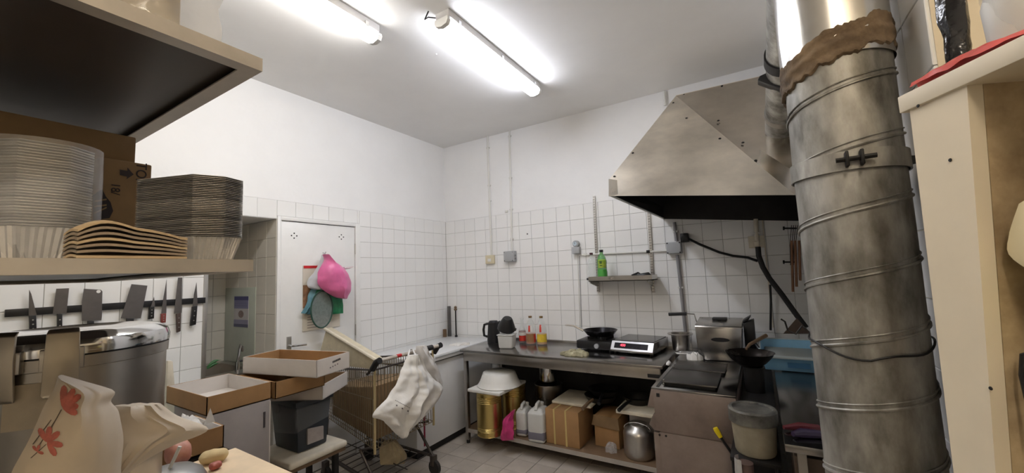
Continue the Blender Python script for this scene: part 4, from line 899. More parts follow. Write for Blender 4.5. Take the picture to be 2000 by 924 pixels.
for x in (TF, TB):
    mb = MB()
    for i in range(21):
        s = lerp(-1, 1, i/20); mb.tube([tc_(x, s, zbot_(x)), tc_(x, s, ztop_(x))], .003, n=5)
    for v in (0, .5, .85): mb.tube([tc_(x, -1, lerp(zbot_(x), ztop_(x), v)), tc_(x, 1, lerp(zbot_(x), ztop_(x), v))], .0028, n=5)
    part('wire_end', mb, wire, tro, kind='stuff')
mb = MB()
for i in range(15):
    s = lerp(-1, 1, i/14); mb.tube([tc_(TF, s, zbot_(TF)), tc_(TB, s, zbot_(TB))], .0024, n=5)
part('wire_floor', mb, wire, tro, kind='stuff')
part('top_rim', MB().tube([tc_(TB, -1, ztop_(TB)), tc_(TF, -1, ztop_(TF)), tc_(TF, 1, ztop_(TF)), tc_(TB, 1, ztop_(TB)), tc_(TB, -1, ztop_(TB))], .007, n=8), frm, tro)
post = M('yellowed_post', (190, 172, 130), .45, .3, var=.1)
for s in (-1, 1): part('corner_post', MB().tube([tc_(TB, s, zbot_(TB)-.03), tc_(TB+.005, s, ztop_(TB)+.03)], .009, n=8), post, tro)
HZ, HX = 1.0, .965
hy0, hy1 = Z_(735, 705, HZ).y, Z_(862, 675, HZ).y
hb = part('push_bar', MB().tube([(HX, hy0, HZ), (HX, hy1, HZ)], .013, n=12), M('bar_plastic', (190, 182, 172), .4, var=.2, scale=20), tro)
part('red_print', MB().tube([(HX+.003, hy0+.16, HZ+.002), (HX+.003, hy0+.2, HZ+.002)], .0128, n=12), red, hb)
for y, s in ((hy0, -1), (hy1, 1)):
    part('grip', MB().tube([(HX-.06, y-s*.0, HZ-.06), (HX-.02, y, HZ-.01), (HX+.015, y, HZ+.005)], .022, n=12), black, hb)
    part('handle_arm', MB().tube([(HX, y, HZ), (TB-.05, y, ztop_(TB)-.03)], .01, n=8), frm, tro)
part('grip', MB().tube([(HX, hy1-.17, HZ), (HX, hy1-.09, HZ)], .021, n=12), black, hb)
for s in (-1, 1):
    y = tyc+s*.27
    part('chassis_tube', MB().tube([(.92, y, .12), (.72, y, .36), (.86, y, .4)], .011, n=8), frm, tro)
    part('chassis_tube', MB().tube([(.92, y, .14), (.2, tyc+s*.2, .2)], .011, n=8), frm, tro)
    part('front_strut', MB().tube([(.2, tyc+s*.2, .2), (.24, tyc+s*.2, .5)], .009, n=8), frm, tro)
    for x, yy in ((.9, y), (.2, tyc+s*.2)):
        fk_ = part('caster_fork', MB().box(x-.012, x+.03, yy-.022, yy+.022, .07, .15), frm, tro, bevel=.004)
        part('wheel', MB().lathe([(.052, -.014), (.058, -.008), (.058, .008), (.052, .014)], (x+.02, yy, .058), 24, m=Matrix.Rotation(pi/2, 3, 'X')), rubber, fk_)
mb = MB()
for i in range(9): mb.tube([(lerp(.25, .88, i/8), tyc-lerp(.2, .26, i/8), .2-.04*i/8), (lerp(.25, .88, i/8), tyc+lerp(.2, .26, i/8), .2-.04*i/8)], .004, n=5)
for s in (-.5, 0, .5): mb.tube([(.2, tyc+s*.4, .21), (.9, tyc+s*.5, .15)], .004, n=5)
part('lower_rack', mb, frm, tro, kind='stuff')
solo('carton', MB().hexa([(.25, tyc-.17, .5), (.84, tyc-.24, .43), (.84, tyc+.24, .43), (.25, tyc+.17, .5), (.25, tyc-.18, .72), (.84, tyc-.25, .8), (.84, tyc+.25, .8), (.25, tyc+.18, .72)]), kraftd, 'dark brown carton lying in the shopping trolley basket', 'carton', bevel=.006)
q = [Y_(px, py, -1.66) for px, py in ((619, 708), (727, 722), (737, 702), (637, 641))]
fo = MB(); fo.hexa([q[0], q[1], q[2], q[3]]+[v+Vector((0, .05, .006)) for v in q])
ft_ = thing('foam_lid', 'yellowed foam slab leaning out of the trolley basket', 'foam', (q[1]+q[0])/2)
part('slab', fo, foam, ft_, bevel=.006)
part('raised_edge', MB().tube([q[3]+Vector((0, -.012, -.004)), q[2]+Vector((0, -.012, -.004))], .013, n=8), dirtyw, ft_)
def prow(l, plane): return [(X_(a, b, plane), X_(c, d, plane)) for a, b, c, d in l]
bw = thing('carrier_bag', 'big white plastic bag hanging from the trolley handle', 'bag', X_(790, 856, 1.03))
bmb = pouch(prow([(797, 694, 812, 692), (789, 712, 826, 710), (776, 742, 846, 738), (757, 775, 862, 752), (729, 811, 862, 768), (748, 823, 842, 800), (766, 840, 815, 822), (782, 856, 794, 854)], 1.1), (1, 0, 0), .07, .03, 60, 9, .02, 10, 1, fold=.06); part('sack', bmb, bagw, bw)
part('handle_loop', MB().tube([X_(797, 696, 1.1), X_(800, 684, .99), X_(806, 683, .97), X_(812, 694, 1.1)], .006, n=8), bagw, bw)
mk_ = [[(772+k*2.9, 781+k*1.55), (773.8+k*2.9, 782+k*1.55), (773.6+k*2.9, 783.4+k*1.55), (771.8+k*2.9, 782.4+k*1.55)] for k in range(10)]
mk_ += [[(x-1.4, y-1.8), (x+1.4, y-1.2), (x+1.2, y+1.8), (x-1.6, y+1.2)] for x, y in ((775, 792), (786, 798), (797, 803))]
part('small_print', decal(bmb, mk_, .002), M('bag_print', (110, 104, 104), .7), bw, kind='stuff')
bw2 = thing('carrier_bag', 'small white plastic bag tied to the trolley grip', 'bag', X_(845, 755, 1.0))
part('sack', pouch(prow([(812, 676, 830, 674), (813, 690, 838, 688), (818, 710, 848, 706), (826, 730, 858, 728), (836, 750, 863, 750), (846, 762, 858, 762)], 1.0), (1, 0, 0), .05, .02, 26, 5, .012, 13, 4, fold=.03), M('thin_bag', (226, 224, 222), .3, var=.04, alpha=.9, bump=.3, bscale=30), bw2)
solo('cloth_bag', pouch(prow([(748, 862, 772, 858), (740, 880, 785, 872), (741, 897, 795, 890), (742, 908, 790, 906)], .72), (1, 0, 0), .06, .06, 24, 4, .014, 12, 7, fold=.03), M('beige_cloth', (176, 160, 128), .8, var=.2, scale=9), 'beige cloth bag on the lower rack of the trolley', 'bag')

# ------------------------------------------------------------------ low stand, bin, cartons
SX0, SX1, SY0, SY1, STZ = .48, .875, -2.39, -2.01, .53
so = thing('low_stand', 'low stand with a thick white top under the dark bin', 'stand', ((SX0+SX1)/2, (SY0+SY1)/2, 0))
part('padded_top', MB().box(SX0, SX1, SY0, SY1, STZ-.04, STZ), dirtyw, so, bevel=.016, seg=3)
part('board', MB().box(SX0+.01, SX1-.01, SY0+.01, SY1-.01, STZ-.062, STZ-.04), wood, so, bevel=.004)
for x in (SX0+.04, SX1-.07):
    for y in (SY0+.04, SY1-.07): part('leg', MB().box(x, x+.03, y, y+.03, 0, STZ-.06), blackm, so)
BZ = .838
bn = thing('storage_bin', 'dark storage bin with a grey paper label on the white stand', 'bin', (.65, -2.2, STZ))
part('body', MB().hexa([(.53, -2.29, STZ+.001), (.785, -2.29, STZ+.001), (.785, -2.1, STZ+.001), (.53, -2.1, STZ+.001), (.5, -2.31, BZ-.02), (.8, -2.31, BZ-.02), (.8, -2.08, BZ-.02), (.5, -2.08, BZ-.02)]), bind, bn, bevel=.012)
part('lid', MB().box(.49, .81, -2.32, -2.07, BZ-.03, BZ), bind, bn, bevel=.006)
lq = [X_(px, py, .803) for px, py in ((601, 869), (632, 857), (632, 832), (601, 838))]
part('paper_label', MB().add(lq+[v+Vector((-.012, 0, 0)) for v in lq], [(0, 1, 2, 3), (7, 6, 5, 4), (0, 4, 5, 1), (1, 5, 6, 2), (2, 6, 7, 3), (3, 7, 4, 0)]), M('label_paper', (160, 152, 148), .7, var=.1, scale=20), bn)
part('cling_wrap', MB().hexa([(.49, -2.325, .62), (.812, -2.325, .66), (.812, -2.075, .7), (.49, -2.075, .64), (.486, -2.328, .8), (.814, -2.328, .8), (.814, -2.072, .8), (.486, -2.072, .8)]), M('thin_film', (230, 232, 236), .15, var=.02, alpha=.1, spec=.9, bump=.5, bscale=30), bn, bevel=.01)
part('round_emblem', MB().cyl((.585, -2.313, .775), (.585, -2.31, .775), .03, n=20), M('dim_print', (86, 84, 86), .6), bn)
def open_carton(label, c, L, W, H, rz, outer, inner, shear=0):
    t = thing('carton', label, 'carton', c, rz, 'empty shallow cartons')
    th = .004
    part('bottom', MB().box(-L/2, L/2, -W/2, W/2, 0, th), outer, t, w=False)
    fl = .004
    for nm, p, n in (('side', (-L/2, L/2, -W/2, -W/2+th), (0, th)), ('side', (-L/2, L/2, W/2-th, W/2), (0, -th)), ('side', (-L/2, -L/2+th, -W/2, W/2), (th, 0)), ('side', (L/2-th, L/2, -W/2, W/2), (-th, 0))):
        s_ = part(nm, MB().box(*p, 0, H), outer, t, w=False)
        x0, x1, y0, y1 = p; dx, dy = n
        part('lining', MB().box(max(x0+dx, -L/2+th), min(x1+dx, L/2-th), max(y0+dy, -W/2+th), min(y1+dy, W/2-th), th, H-.001), inner, s_, w=False)
    part('floor_lining', MB().box(-L/2+.008, L/2-.008, -W/2+.008, W/2-.008, th, th+.002), inner, t, w=False)
    return t
gbx = thing('grey_board_box', 'tall grey board box standing under the left shallow carton', 'box', (.72, -2.67, 0))
part('box', MB().box(.51, .93, -2.81, -2.53, 0, .938), greyb, gbx, bevel=.004)
part('hand_slot', MB().box(.9295, .932, -2.565, -2.555, .80, .88), M('dark_slot', (74, 68, 70), .8), gbx)
part('edge_tape', MB().box(.925, .9312, -2.534, -2.5288, .05, .93), cardw, gbx)
open_carton('shallow carton with a white inside on the tall grey box', ((.45+.93)/2, -2.675, .94), .48, .30, .088, 0, kraft, cardw)
kc = X_(630, 765, .905)
ca_ = radians(29.5); cdir_ = Vector((-sin(ca_), cos(ca_), 0)); cb_ = Vector((cos(ca_), sin(ca_), 0))
ctr = Vector((kc.x, kc.y, BZ+.002))+cdir_*.17-cb_*.18
open_carton('white-sided shallow carton sitting askew on the dark bin', ctr, .36, .34, .088, ca_, cardw, kraftd)
open_carton('shallow brown carton between the white-inside one and the trolley', (.74, -2.365, .932), .4, .29, .09, 0, kraft, kraft)
D = [Z_(480.8, 697.7, 1.125), Z_(626, 704.6, 1.125), Z_(675.6, 687, 1.125)]
Lx = (D[1]-D[0]).length; Wx = (D[2]-D[1]).length; rd = math.atan2(D[1].y-D[0].y, D[1].x-D[0].x); dc = (D[0]+D[2])/2
td = open_carton('topmost shallow carton, whitish outside and brown inside', (dc.x, dc.y, 1.031), Lx, Wx, .094, rd, cardw, kraft)
mtx = Matrix.Translation((dc.x, dc.y, 1.031)) @ Matrix.Rotation(rd, 4, 'Z')
for k in range(7): part('print_mark', MB().box(Lx/2, Lx/2+.0012, -.01+k*.009, -.004+k*.009, .056+.001*k, .067+.001*k), ink, td, w=False)
for k in range(4): part('print_mark', MB().box(Lx/2, Lx/2+.0012, -.03+k*.018, -.022+k*.018, .03+.003*k, .037+.003*k), M('faint_ink', (120, 112, 116), .7), td, w=False)

# ------------------------------------------------------------------ island table with the overshelf
IZ = .93
isl = thing('island_table', 'steel island table carrying the cooker and the chopping board', 'table', (1.75, -3.95, 0))
part('table_top', MB().box(1.2, 2.35, -5.0, -2.94, IZ-.04, IZ), steelw, isl, bevel=.004)
for x in (1.24, 2.27):
    for y in (-4.95, -2.99): part('leg', MB().box(x, x+.04, y, y+.04, 0, IZ-.04), steel, isl)
part('undershelf', MB().box(1.23, 2.32, -4.97, -2.97, .28, .31), steel, isl)
HX0, HX1 = 1.566, 2.45
ov = thing('overshelf', 'two-tier stainless overshelf filling the upper left corner', 'shelf', (2.0, -4.2, IZ))
def tier(z0, z1, y1, lip, nm):
    t = part(nm, MB().box(HX0+.0045, HX1-.0045, -5.0, y1-.0045, z1-.006, z1-.0005), steelf, ov)
    for q in ((HX1-.004, HX1, -5.0, y1), (HX0, HX0+.004, -5.0, y1), (HX0+.0042, HX1-.0042, y1-.004, y1)): part('lip', MB().box(*q, z0, z1), steelf, t)
    part('added_dark_board', MB().box(HX0+.006, HX1-.006, -5.0, y1-.006, z1-.012, z1-.0065), M('shaded_greasy_underside', (70, 62, 56), .38, .5, var=.2, scale=4), t)  # added dark board; shade and grease under the tier put into its colour
    part('return_flange', MB().box(HX1-.03, HX1-.004, -5.0, y1-.004, z0, z0+.003), steelf, t)
    part('return_flange', MB().box(HX0+.004, HX0+.03, -5.0, y1-.004, z0, z0+.003), steelf, t)
    part('return_flange', MB().box(HX0+.03, HX1-.03, y1-.03, y1-.004, z0, z0+.003), steelf, t)
    return t
mc0 = X_(495, 507, HX1); mc1 = X_(495, 530, HX1); uc0 = X_(513, 115, HX1); uc1 = X_(513, 140, HX1)
MZ1, MZ0, UZ1, UZ0 = mc0.z, mc1.z, uc0.z, uc1.z
tier(MZ0, MZ1, mc0.y, .03, 'middle_shelf'); tier(UZ0, UZ1, uc0.y, .03, 'upper_shelf')
for x in (HX0+.06, HX1-.1):
    for y in (-4.9, -4.1): part('post', MB().box(x, x+.035, y, y+.035, IZ, UZ0), steelf, ov)
# foil tray stacks
def tray_stack(c, L, W, n, pitch, rz, label, h0=.045):
    t = thing('foil_tray_stack', label, 'trays', c, rz, 'stacks of foil trays on the middle shelf')
    CH = .034 if L > W else .042
    def oct_(l, w, ch): return [(-l+ch, -w), (l-ch, -w), (l, -w+ch), (l, w-ch), (l-ch, w), (-l+ch, w), (-l, w-ch), (-l, -w+ch)]
    # the lowest tray shows its fluted wall
    mb = MB(); k = 8; base = oct_(L/2*.8, W/2*.78, CH*.8); rim = oct_(L/2*.97, W/2*.96, CH)
    N = 12; lo = []; hi = []
    for i in range(8):
        for j in range(N):
            f = j/N; a = Vector(base[i]).lerp(Vector(base[(i+1) % 8]), f); b = Vector(rim[i]).lerp(Vector(rim[(i+1) % 8]), f)
            wv = .0022*(1 if j % 2 else -1); lo.append((a.x*(1+wv/.08), a.y*(1+wv/.08), .001)); hi.append((b.x*(1+wv/.08), b.y*(1+wv/.08), h0))
    m_ = len(lo); mb.add(lo+hi, [(i, (i+1) % m_, m_+(i+1) % m_, m_+i) for i in range(m_)]+[tuple(range(m_-1, -1, -1))])
    part('lowest_tray', mb, foil, t, w=False, smooth=20)
    for i in range(n):
        z = h0+i*pitch; l = L/2*(1+.004*noise.noise(Vector((i*.9, rz*9, 0)))); w2 = W/2*(1+.004*noise.noise(Vector((i*.7, rz*5, 3))))
        o = oct_(l, w2, CH); ii = oct_(l-.009, w2-.009, CH-.005)
        mb = MB(); zz_ = [z, z+pitch*.42, z+pitch*.58, z+pitch]
        mb.add([(x, y, zz_[0]) for x, y in ii]+[(x, y, zz_[1]) for x, y in o]+[(x, y, zz_[2]) for x, y in o]+[(x, y, zz_[3]) for x, y in ii], [(a*8+k_, a*8+(k_+1) % 8, (a+1)*8+(k_+1) % 8, (a+1)*8+k_) for a in range(3) for k_ in range(8)]+([tuple(range(24, 32))] if i == n-1 else []))
        part('tray_rim', mb, foilr, t, w=False, smooth=0)
    return t
TZ0 = MZ1+.001
tray_stack((2.292, -3.392, TZ0), .197, .107, 35, .0033, .355, 'stack of nested foil trays at the right end of the middle shelf')
tl = tray_stack((2.145, -3.575, TZ0), .127, .158, 30, .0049, 2.211, 'stack of nested foil trays at the left edge, wrapped in clear film', .065)
part('film', MB().lathe([(.058, .004), (.084, .062), (.089, .07), (.089, .16), (.088, .215)], (0, 0, 0), 28, sx=.86, sy=1.06, cap1=False), wrap, tl, w=False)
# packet of plates between the stacks
pk = thing('plate_packet', 'film-wrapped packet of brown paper plates between the tray stacks', 'plates', X_(260, 497, 2.36))
plate = M('brown_paper', (142, 126, 108), .7, var=.12, scale=10)
def leafy(zl, zr, off):
    a = X_(152, 486-zl, 2.37); b = X_(362, 484-zr, 2.30)
    return a, b
pkA = X_(150, 480, 2.43); pkB = X_(366, 480, 2.43); pkA.z = pkB.z = 0
for k in range(7):
    def fn(u, v, k=k):
        a = pkA; b = pkB; p = a.lerp(b, u)+Vector((-.075+.03*u, 0, 0))*v
        z = TZ0+.004+k*.0052+(.012*(k/6)**.8)*sin(pi*min(1, u*.95+.12))**.8+.012*(k/6)*(1-u)*sin(pi*min(1, u*2))
        return Vector((p.x, p.y, z+.004*sin(pi*v)))
    mb = MB(); mb.grid(fn, 18, 6); n0 = len(mb.v); mb.v += [v-Vector((0, 0, .0035)) for v in mb.v[:n0]]; mb.f += [tuple(i+n0 for i in reversed(f)) for f in mb.f[:]]
    nu, nv = 18, 6
    bd_ = [i for i in range(nu)]+[j*nu+nu-1 for j in range(1, nv)]+[(nv-1)*nu+i for i in range(nu-2, -1, -1)]+[j*nu for j in range(nv-2, 0, -1)]
    mb.f += [(bd_[(i+1) % len(bd_)], bd_[i], bd_[i]+n0, bd_[(i+1) % len(bd_)]+n0) for i in range(len(bd_))]
    part('paper_plate', mb, plate if k % 3 else M('pale_paper', (182, 160, 128), .7), pk)
# the carton marked TOP and the one lying on it
k0 = X_(185, 305, 2.02); k1 = X_(297, 322, 2.02)
tp = thing('carton', 'brown carton printed TOP with a thick arrow, lying on its side', 'carton', (1.9, (k0.y+k1.y)/2, TZ0))
part('box', MB().box(1.72, 2.02, k0.y-.16, k1.y, TZ0, (k0.z+k1.z)/2), kraftd, tp, bevel=.003)
f0 = lambda px, py: X_(px, py, 2.0208)
c_ = f0(275, 339); text_part('print_top', 'TOP', .027, ink, tp, frame(c_, (0, 0, -1), (0, 1, 0)))
c_ = f0(225, 369); text_part('print_number', '18/', .021, ink, tp, frame(c_, (0, 0, -1), (0, 1, 0)))
ar = [f0(px, py) for px, py in ((234, 331), (249, 334), (249, 327), (261, 341), (247, 350), (248, 345), (234, 342))]
part('print_arrow', MB().add(ar+[v+Vector((-.003, 0, 0)) for v in ar], [tuple(range(7)), tuple(range(13, 6, -1))]), ink, tp)
em = [f0(px, py) for px, py in ((181, 382), (195, 372), (200, 370), (207, 384), (216, 395), (221, 412), (214, 426), (181, 430))]
part('print_emblem', MB().add(em+[v+Vector((-.003, 0, 0)) for v in em], [tuple(range(8)), tuple(range(15, 7, -1))]), ink, tp)
for py0, py1 in ((392, 388), (402, 399), (415, 404)):
    e = [f0(184, py0), f0(208, py1), f0(208, py1+3), f0(184, py0+3)]; e = [v+Vector((.0008, 0, 0)) for v in e]
    part('emblem_line', MB().add(e+[v+Vector((-.001, 0, 0)) for v in e], [(0, 1, 2, 3), (7, 6, 5, 4)]), kraftd, tp)
zt = (k0.z+k1.z)/2+.001
c2 = [Vector(v) for v in ((1.62, k0.y-.16, zt), (1.98, k0.y-.16, zt), (1.98, k1.y-.02, zt+.0), (1.62, k1.y-.005, zt))]
solo('carton', MB().hexa(c2+[v+Vector((0, 0, .07)) for v in c2]), kraftd, 'flat brown carton lying on the one marked TOP', 'carton', bevel=.003)
# film bag on the upper shelf
up = lambda px, py: X_(px, py, 2.38)
fb = thing('film_parcel', 'clear film parcel with beige packs on the upper shelf', 'parcel', X_(370, 60, 2.38))
part('beige_pack', MB().box(2.16, 2.37, -3.66, -3.44, UZ1+.001, UZ1+.16), M('beige_pack', (150, 132, 100), .6, var=.25, scale=9), fb, bevel=.02)
part('dark_pack', MB().box(2.2, 2.36, -3.52, -3.47, UZ1+.09, UZ1+.2), darkm, fb, bevel=.01)
part('film', pouch([(Vector((2.36, -3.72, UZ1+.26)), Vector((2.36, X_(433, 10, 2.36).y, UZ1+.27))), (Vector((2.36, -3.71, UZ1+.18)), Vector((2.36, X_(432, 20, 2.36).y, UZ1+.2))), (Vector((2.36, -3.7, UZ1+.1)), Vector((2.36, X_(431, 40, 2.36).y, UZ1+.1))), (Vector((2.37, -3.69, UZ1+.012)), Vector((2.37, X_(435, 72, 2.37).y, UZ1+.012)))], (1, 0, 0), .03, .2, 40, 6, .014, 14, 3, fold=.02, prof=lambda v: .7), wrap, fb)

# ------------------------------------------------------------------ insulated cooker
cc = Vector((1.79, -3.445, IZ+.001)); RZ = 1.425; r0 = .178
ck = thing('insulated_cooker', 'large round stainless food container with latches under the overshelf', 'container', cc)
hb_ = RZ-cc.z
part('body', MB().lathe([(r0-.012, 0), (r0-.004, .012), (r0-.004, hb_-.03), (r0, hb_-.028), (r0+.001, hb_-.004), (0, hb_-.003)], cc, 64, cap1=False), M('cooker_steel', (168, 164, 158), .32, 1, var=.08, scale=4, rvar=.06), ck)
part('rim_groove', MB().lathe([(r0-.003, hb_-.006), (r0-.003, hb_)], cc, 64), black, ck)
ldm = part('lid', MB().lathe([(r0+.002, hb_), (r0+.003, hb_+.014), (r0-.002, hb_+.03), (r0-.02, hb_+.043), (r0-.04, hb_+.046), (r0-.05, hb_+.04), (r0-.07, hb_+.034), (0, hb_+.036)], cc, 64, cap0=False, cap1=False), chrome, ck)
def latch(px):
    p = at(px, 660, 2, RZ); d = Vector((p.x-cc.x, p.y-cc.y, 0)); a = math.atan2((CAM-cc).y, (CAM-cc).x)
    # find the angle on the rim that projects to this column
    best = min((abs(proj_px(cc+Vector((cos(a+q)*r0, sin(a+q)*r0, RZ-cc.z)))-px), q) for q in [k*.01-1.5 for k in range(300)])[1]
    A = a+best; u = Vector((cos(A), sin(A), 0)); v = Vector((-sin(A), cos(A), 0)); c0 = cc+Vector((0, 0, hb_))+u*r0
    pts = []
    for w2, z, o in ((.022, .058, .004), (.024, .05, .012), (.0255, .0, .016), (.027, -.075, .012), (.024, -.083, .008)): pts.append((w2, z, o))
    mb = MB(); vs = []
    for w2, z, o in pts: vs += [c0+u*o-v*w2+Vector((0, 0, z)), c0+u*o+v*w2+Vector((0, 0, z)), c0+u*(o-.006)+v*w2+Vector((0, 0, z)), c0+u*(o-.006)-v*w2+Vector((0, 0, z))]
    n = len(pts); mb.add(vs, [(i*4+k, i*4+(k+1) % 4, i*4+4+(k+1) % 4, i*4+4+k) for i in range(n-1) for k in range(4)]+[(3, 2, 1, 0), (n*4-4, n*4-3, n*4-2, n*4-1)])
    l_ = part('latch', mb, M('latch_steel', (184, 176, 162), .38, 1, var=.08), ck, bevel=.002)
    part('latch_mount', MB().cbox(c0+u*.004+Vector((0, 0, -.005)), (.012, .064, .045), Matrix.Rotation(A, 3, 'Z')), steel, l_, bevel=.002)
    return A
def proj_px(p):
    d = Vector(p)-CAM; return 1000+F_PX*d.dot(R_)/d.dot(_f)
latch(123); latch(8)
A = math.atan2(CAM.y-cc.y, CAM.x-cc.x)
part('paper_label', MB().grid(lambda u, v: cc+Vector((cos(A-.55+u*.5)*(r0-.002), sin(A-.55+u*.5)*(r0-.002), lerp(hb_-.05, hb_-.14, v))), 12, 4), M('worn_paper', (196, 184, 164), .6, var=.15, scale=10), ck)
# white paddle and the pale counter below the knives
kcn = thing('knife_counter', 'pale counter along the tiled wall below the knives', 'counter', (.25, -3.6, 0))
part('counter_top', MB().box(.002, .5, -5.0, -2.53, .815, .853), M('pale_laminate', (196, 204, 196), .4, var=.05), kcn, bevel=.004)
part('cabinet', MB().box(.01, .46, -5.0, -2.56, .05, .815), dirtyw, kcn)
pd = thing('cutting_paddle', 'cream plastic board standing on edge beside the cooker', 'board', X_(334, 800, .35))
v4 = [X_(323, 806, .35), X_(346, 806, .35), X_(338, 705, .35), X_(328, 705, .35)]; v4[0].z = v4[1].z = .855
part('board', MB().hexa([v4[0], v4[1], v4[2], v4[3]]+[q+Vector((-.03, 0, 0)) for q in v4]), dirtyw, pd, bevel=.006)

# ------------------------------------------------------------------ magnetic bar and knives
mk = lambda px, py, d=.02: X_(px, py, d)
b0 = mk(10, 612); b1 = mk(402, 585)
ms = solo('magnetic_bar', MB().hexa([(.001, b0.y, b0.z-.02), (.018, b0.y, b0.z-.02), (.018, b1.y, b0.z-.02), (.001, b1.y, b0.z-.02), (.001, b0.y, b0.z+.018), (.018, b0.y, b0.z+.018), (.018, b1.y, b0.z+.018), (.001, b1.y, b0.z+.018)]), black, 'long black magnetic bar holding the knives on the tiles', 'knife bar', bevel=.002)
blade_m = M('blade_steel', (128, 124, 122), .35, 1, var=.1, scale=12)
def knife(name, blade, handle, label, hm=black, hole=None):
    t = thing(name, label, 'knife', mk(*(handle[-1] if handle else blade[-1])), group='knives on the magnetic bar')
    B = [mk(x, y, .0225) for x, y in blade]; n = len(B)
    part('blade', MB().add(B+[v+Vector((-.003, 0, 0)) for v in B], [tuple(range(n)), tuple(range(2*n-1, n-1, -1))]+[(i, (i+1) % n, n+(i+1) % n, n+i) for i in range(n)]), blade_m, t)
    if handle:
        H = [mk(x, y, .031) for x, y in handle]; n = len(H)
        h_ = part('handle', MB().add(H+[v+Vector((-.018, 0, 0)) for v in H], [tuple(range(n)), tuple(range(2*n-1, n-1, -1))]+[(i, (i+1) % n, n+(i+1) % n, n+i) for i in range(n)]), hm, t, bevel=.002)
        for f in (.25, .5, .75):
            q = (H[0]+H[1])/2+(((H[2]+H[3])/2)-((H[0]+H[1])/2))*f; part('rivet', MB().cyl(q, q+Vector((.002, 0, 0)), .0035, n=8), alum, h_)
    if hole: q = mk(*hole, .0228); part('hanging_hole', MB().cyl(q, q+Vector((.001, 0, 0)), .009, n=14), white, t)
red_b = M('red_handle', (130, 60, 54), .5); brown_h = M('dark_wood_handle', (72, 58, 52), .6, var=.15)
knife('slicing_knife', [(57, 566), (61, 574), (72, 616), (56, 617)], [(57, 617), (71, 616), (72, 650), (58, 651)], 'narrow triangular blade farthest left on the magnetic bar')
knife('cleaver', [(110, 564), (135, 563), (130, 612), (103, 614)], [(112, 613), (122, 613), (122, 660), (112, 660)], 'cleaver whose blade shows behind the upright latch')
knife('cleaver', [(164, 564), (197, 566), (200, 569), (199, 618), (198, 626), (160, 627), (160, 590)], [(172, 627), (184, 627), (184, 670), (172, 670)], 'rounded cleaver with a hole in its corner', hole=(192.5, 569.5))
knife('cleaver', [(257, 555), (288, 558), (275, 622), (236, 622)], [(248, 622), (262, 622), (258, 665), (244, 665)], 'large slanted cleaver in the middle of the bar')
knife('paring_knife', [(301, 580), (303, 598), (294, 600)], [(292, 600), (302, 599), (301, 622), (290, 624)], 'short paring knife with a riveted black handle')
knife('boning_knife', [(325.5, 546), (325, 612), (315, 613), (318, 590)], [(315, 613), (325, 612), (324, 630), (315, 631)], 'long pointed knife with a dull red handle', red_b)
knife('carving_knife', [(348, 542), (356, 542), (354.5, 611), (340, 613)], [(345, 613), (354, 611), (353, 647), (346, 650)], 'long broad knife with a dark wooden handle', brown_h)
knife('chef_knife', [(384, 552), (386, 597), (376, 599), (379, 575)], [(376, 599), (386, 597), (383, 634), (372, 637)], 'chef knife with a black riveted handle, nearest the metal corner trim')

# ------------------------------------------------------------------ recess: sink, tap, panel, poster
sk = thing('sink', 'stainless sink in the tiled recess left of the door', 'sink', (-.45, -2.25, 0))
zs = .905
part('basin', MB().add([(-.8, -2.46, zs), (-.1, -2.46, zs), (-.1, -2.03, zs), (-.8, -2.03, zs), (-.7, -2.42, zs), (-.25, -2.42, zs), (-.25, -2.09, zs), (-.7, -2.09, zs), (-.68, -2.4, zs-.16), (-.27, -2.4, zs-.16), (-.27, -2.11, zs-.16), (-.68, -2.11, zs-.16)],
     [(0, 1, 5, 4), (1, 2, 6, 5), (2, 3, 7, 6), (3, 0, 4, 7), (4, 5, 9, 8), (5, 6, 10, 9), (6, 7, 11, 10), (7, 4, 8, 11), (8, 9, 10, 11)]), steel, sk)
part('front_apron', MB().box(-.105, -.1, -2.46, -2.03, zs-.2, zs), steel, sk)
part('cabinet', MB().box(-.8, -.12, -2.46, -2.03, 0, zs-.2), dirtyw, sk)
fz0 = Vector((-.19, -2.195, zs)); tp1 = X_(473, 678, -.2); tp1.x = -.2
fa = thing('tap', 'chrome mixer tap bent over the sink', 'tap', fz0)
part('tap_body', MB().cyl(fz0, fz0+Vector((0, 0, .075)), .016, n=14), chrome, fa)
top_ = X_(470, 674, -.19)
part('spout', MB().tube([fz0+Vector((0, .0, .06)), fz0+Vector((0, .005, .085)), Vector((-.19, lerp(fz0.y, top_.y, .75), lerp(fz0.z+.08, top_.z, .8))), top_, top_+Vector((0, .012, -.012)), top_+Vector((0, .014, -.05))], .010, n=10), chrome, fa)
part('lever', MB().tube([fz0+Vector((0, 0, .07)), fz0+Vector((0, .03, .075)), fz0+Vector((0, .055, .068))], .007, n=8), black, fa)
lf = X_(420, 712, -.3); gl = M('leek_green', (70, 120, 72), .5, var=.3, scale=20)
for k, (px, py, lb_) in enumerate(((432, 703, 'green leaf sticking up highest behind the sink edge'), (430, 710, 'pale green leaf lying lower in the sink'))):
    e = X_(px, py, -.3); s_ = X_(405, 718+k*3, -.3)
    mb = MB(); mb.grid(lambda u, v: s_.lerp(e, v)+Vector((0, 0, (u-.5)*.028*sin(pi*min(.98, v+.1))))+Vector((-.02*abs(u-.5), 0, .012*sin(pi*v))), 5, 12)
    n0 = len(mb.v); mb.v += [q+Vector((-.002, 0, 0)) for q in mb.v[:n0]]; mb.f += [tuple(i+n0 for i in reversed(f)) for f in mb.f[:]]
    solo('leek_leaf', mb, gl, lb_, 'leaf', 'leaves in the sink')
pn0 = Y_(441, 562, DY0-.004); pn1 = Y_(499, 700, DY0-.004)
px0, px1 = -.815, Y_(499, 600, DY0-.004).x
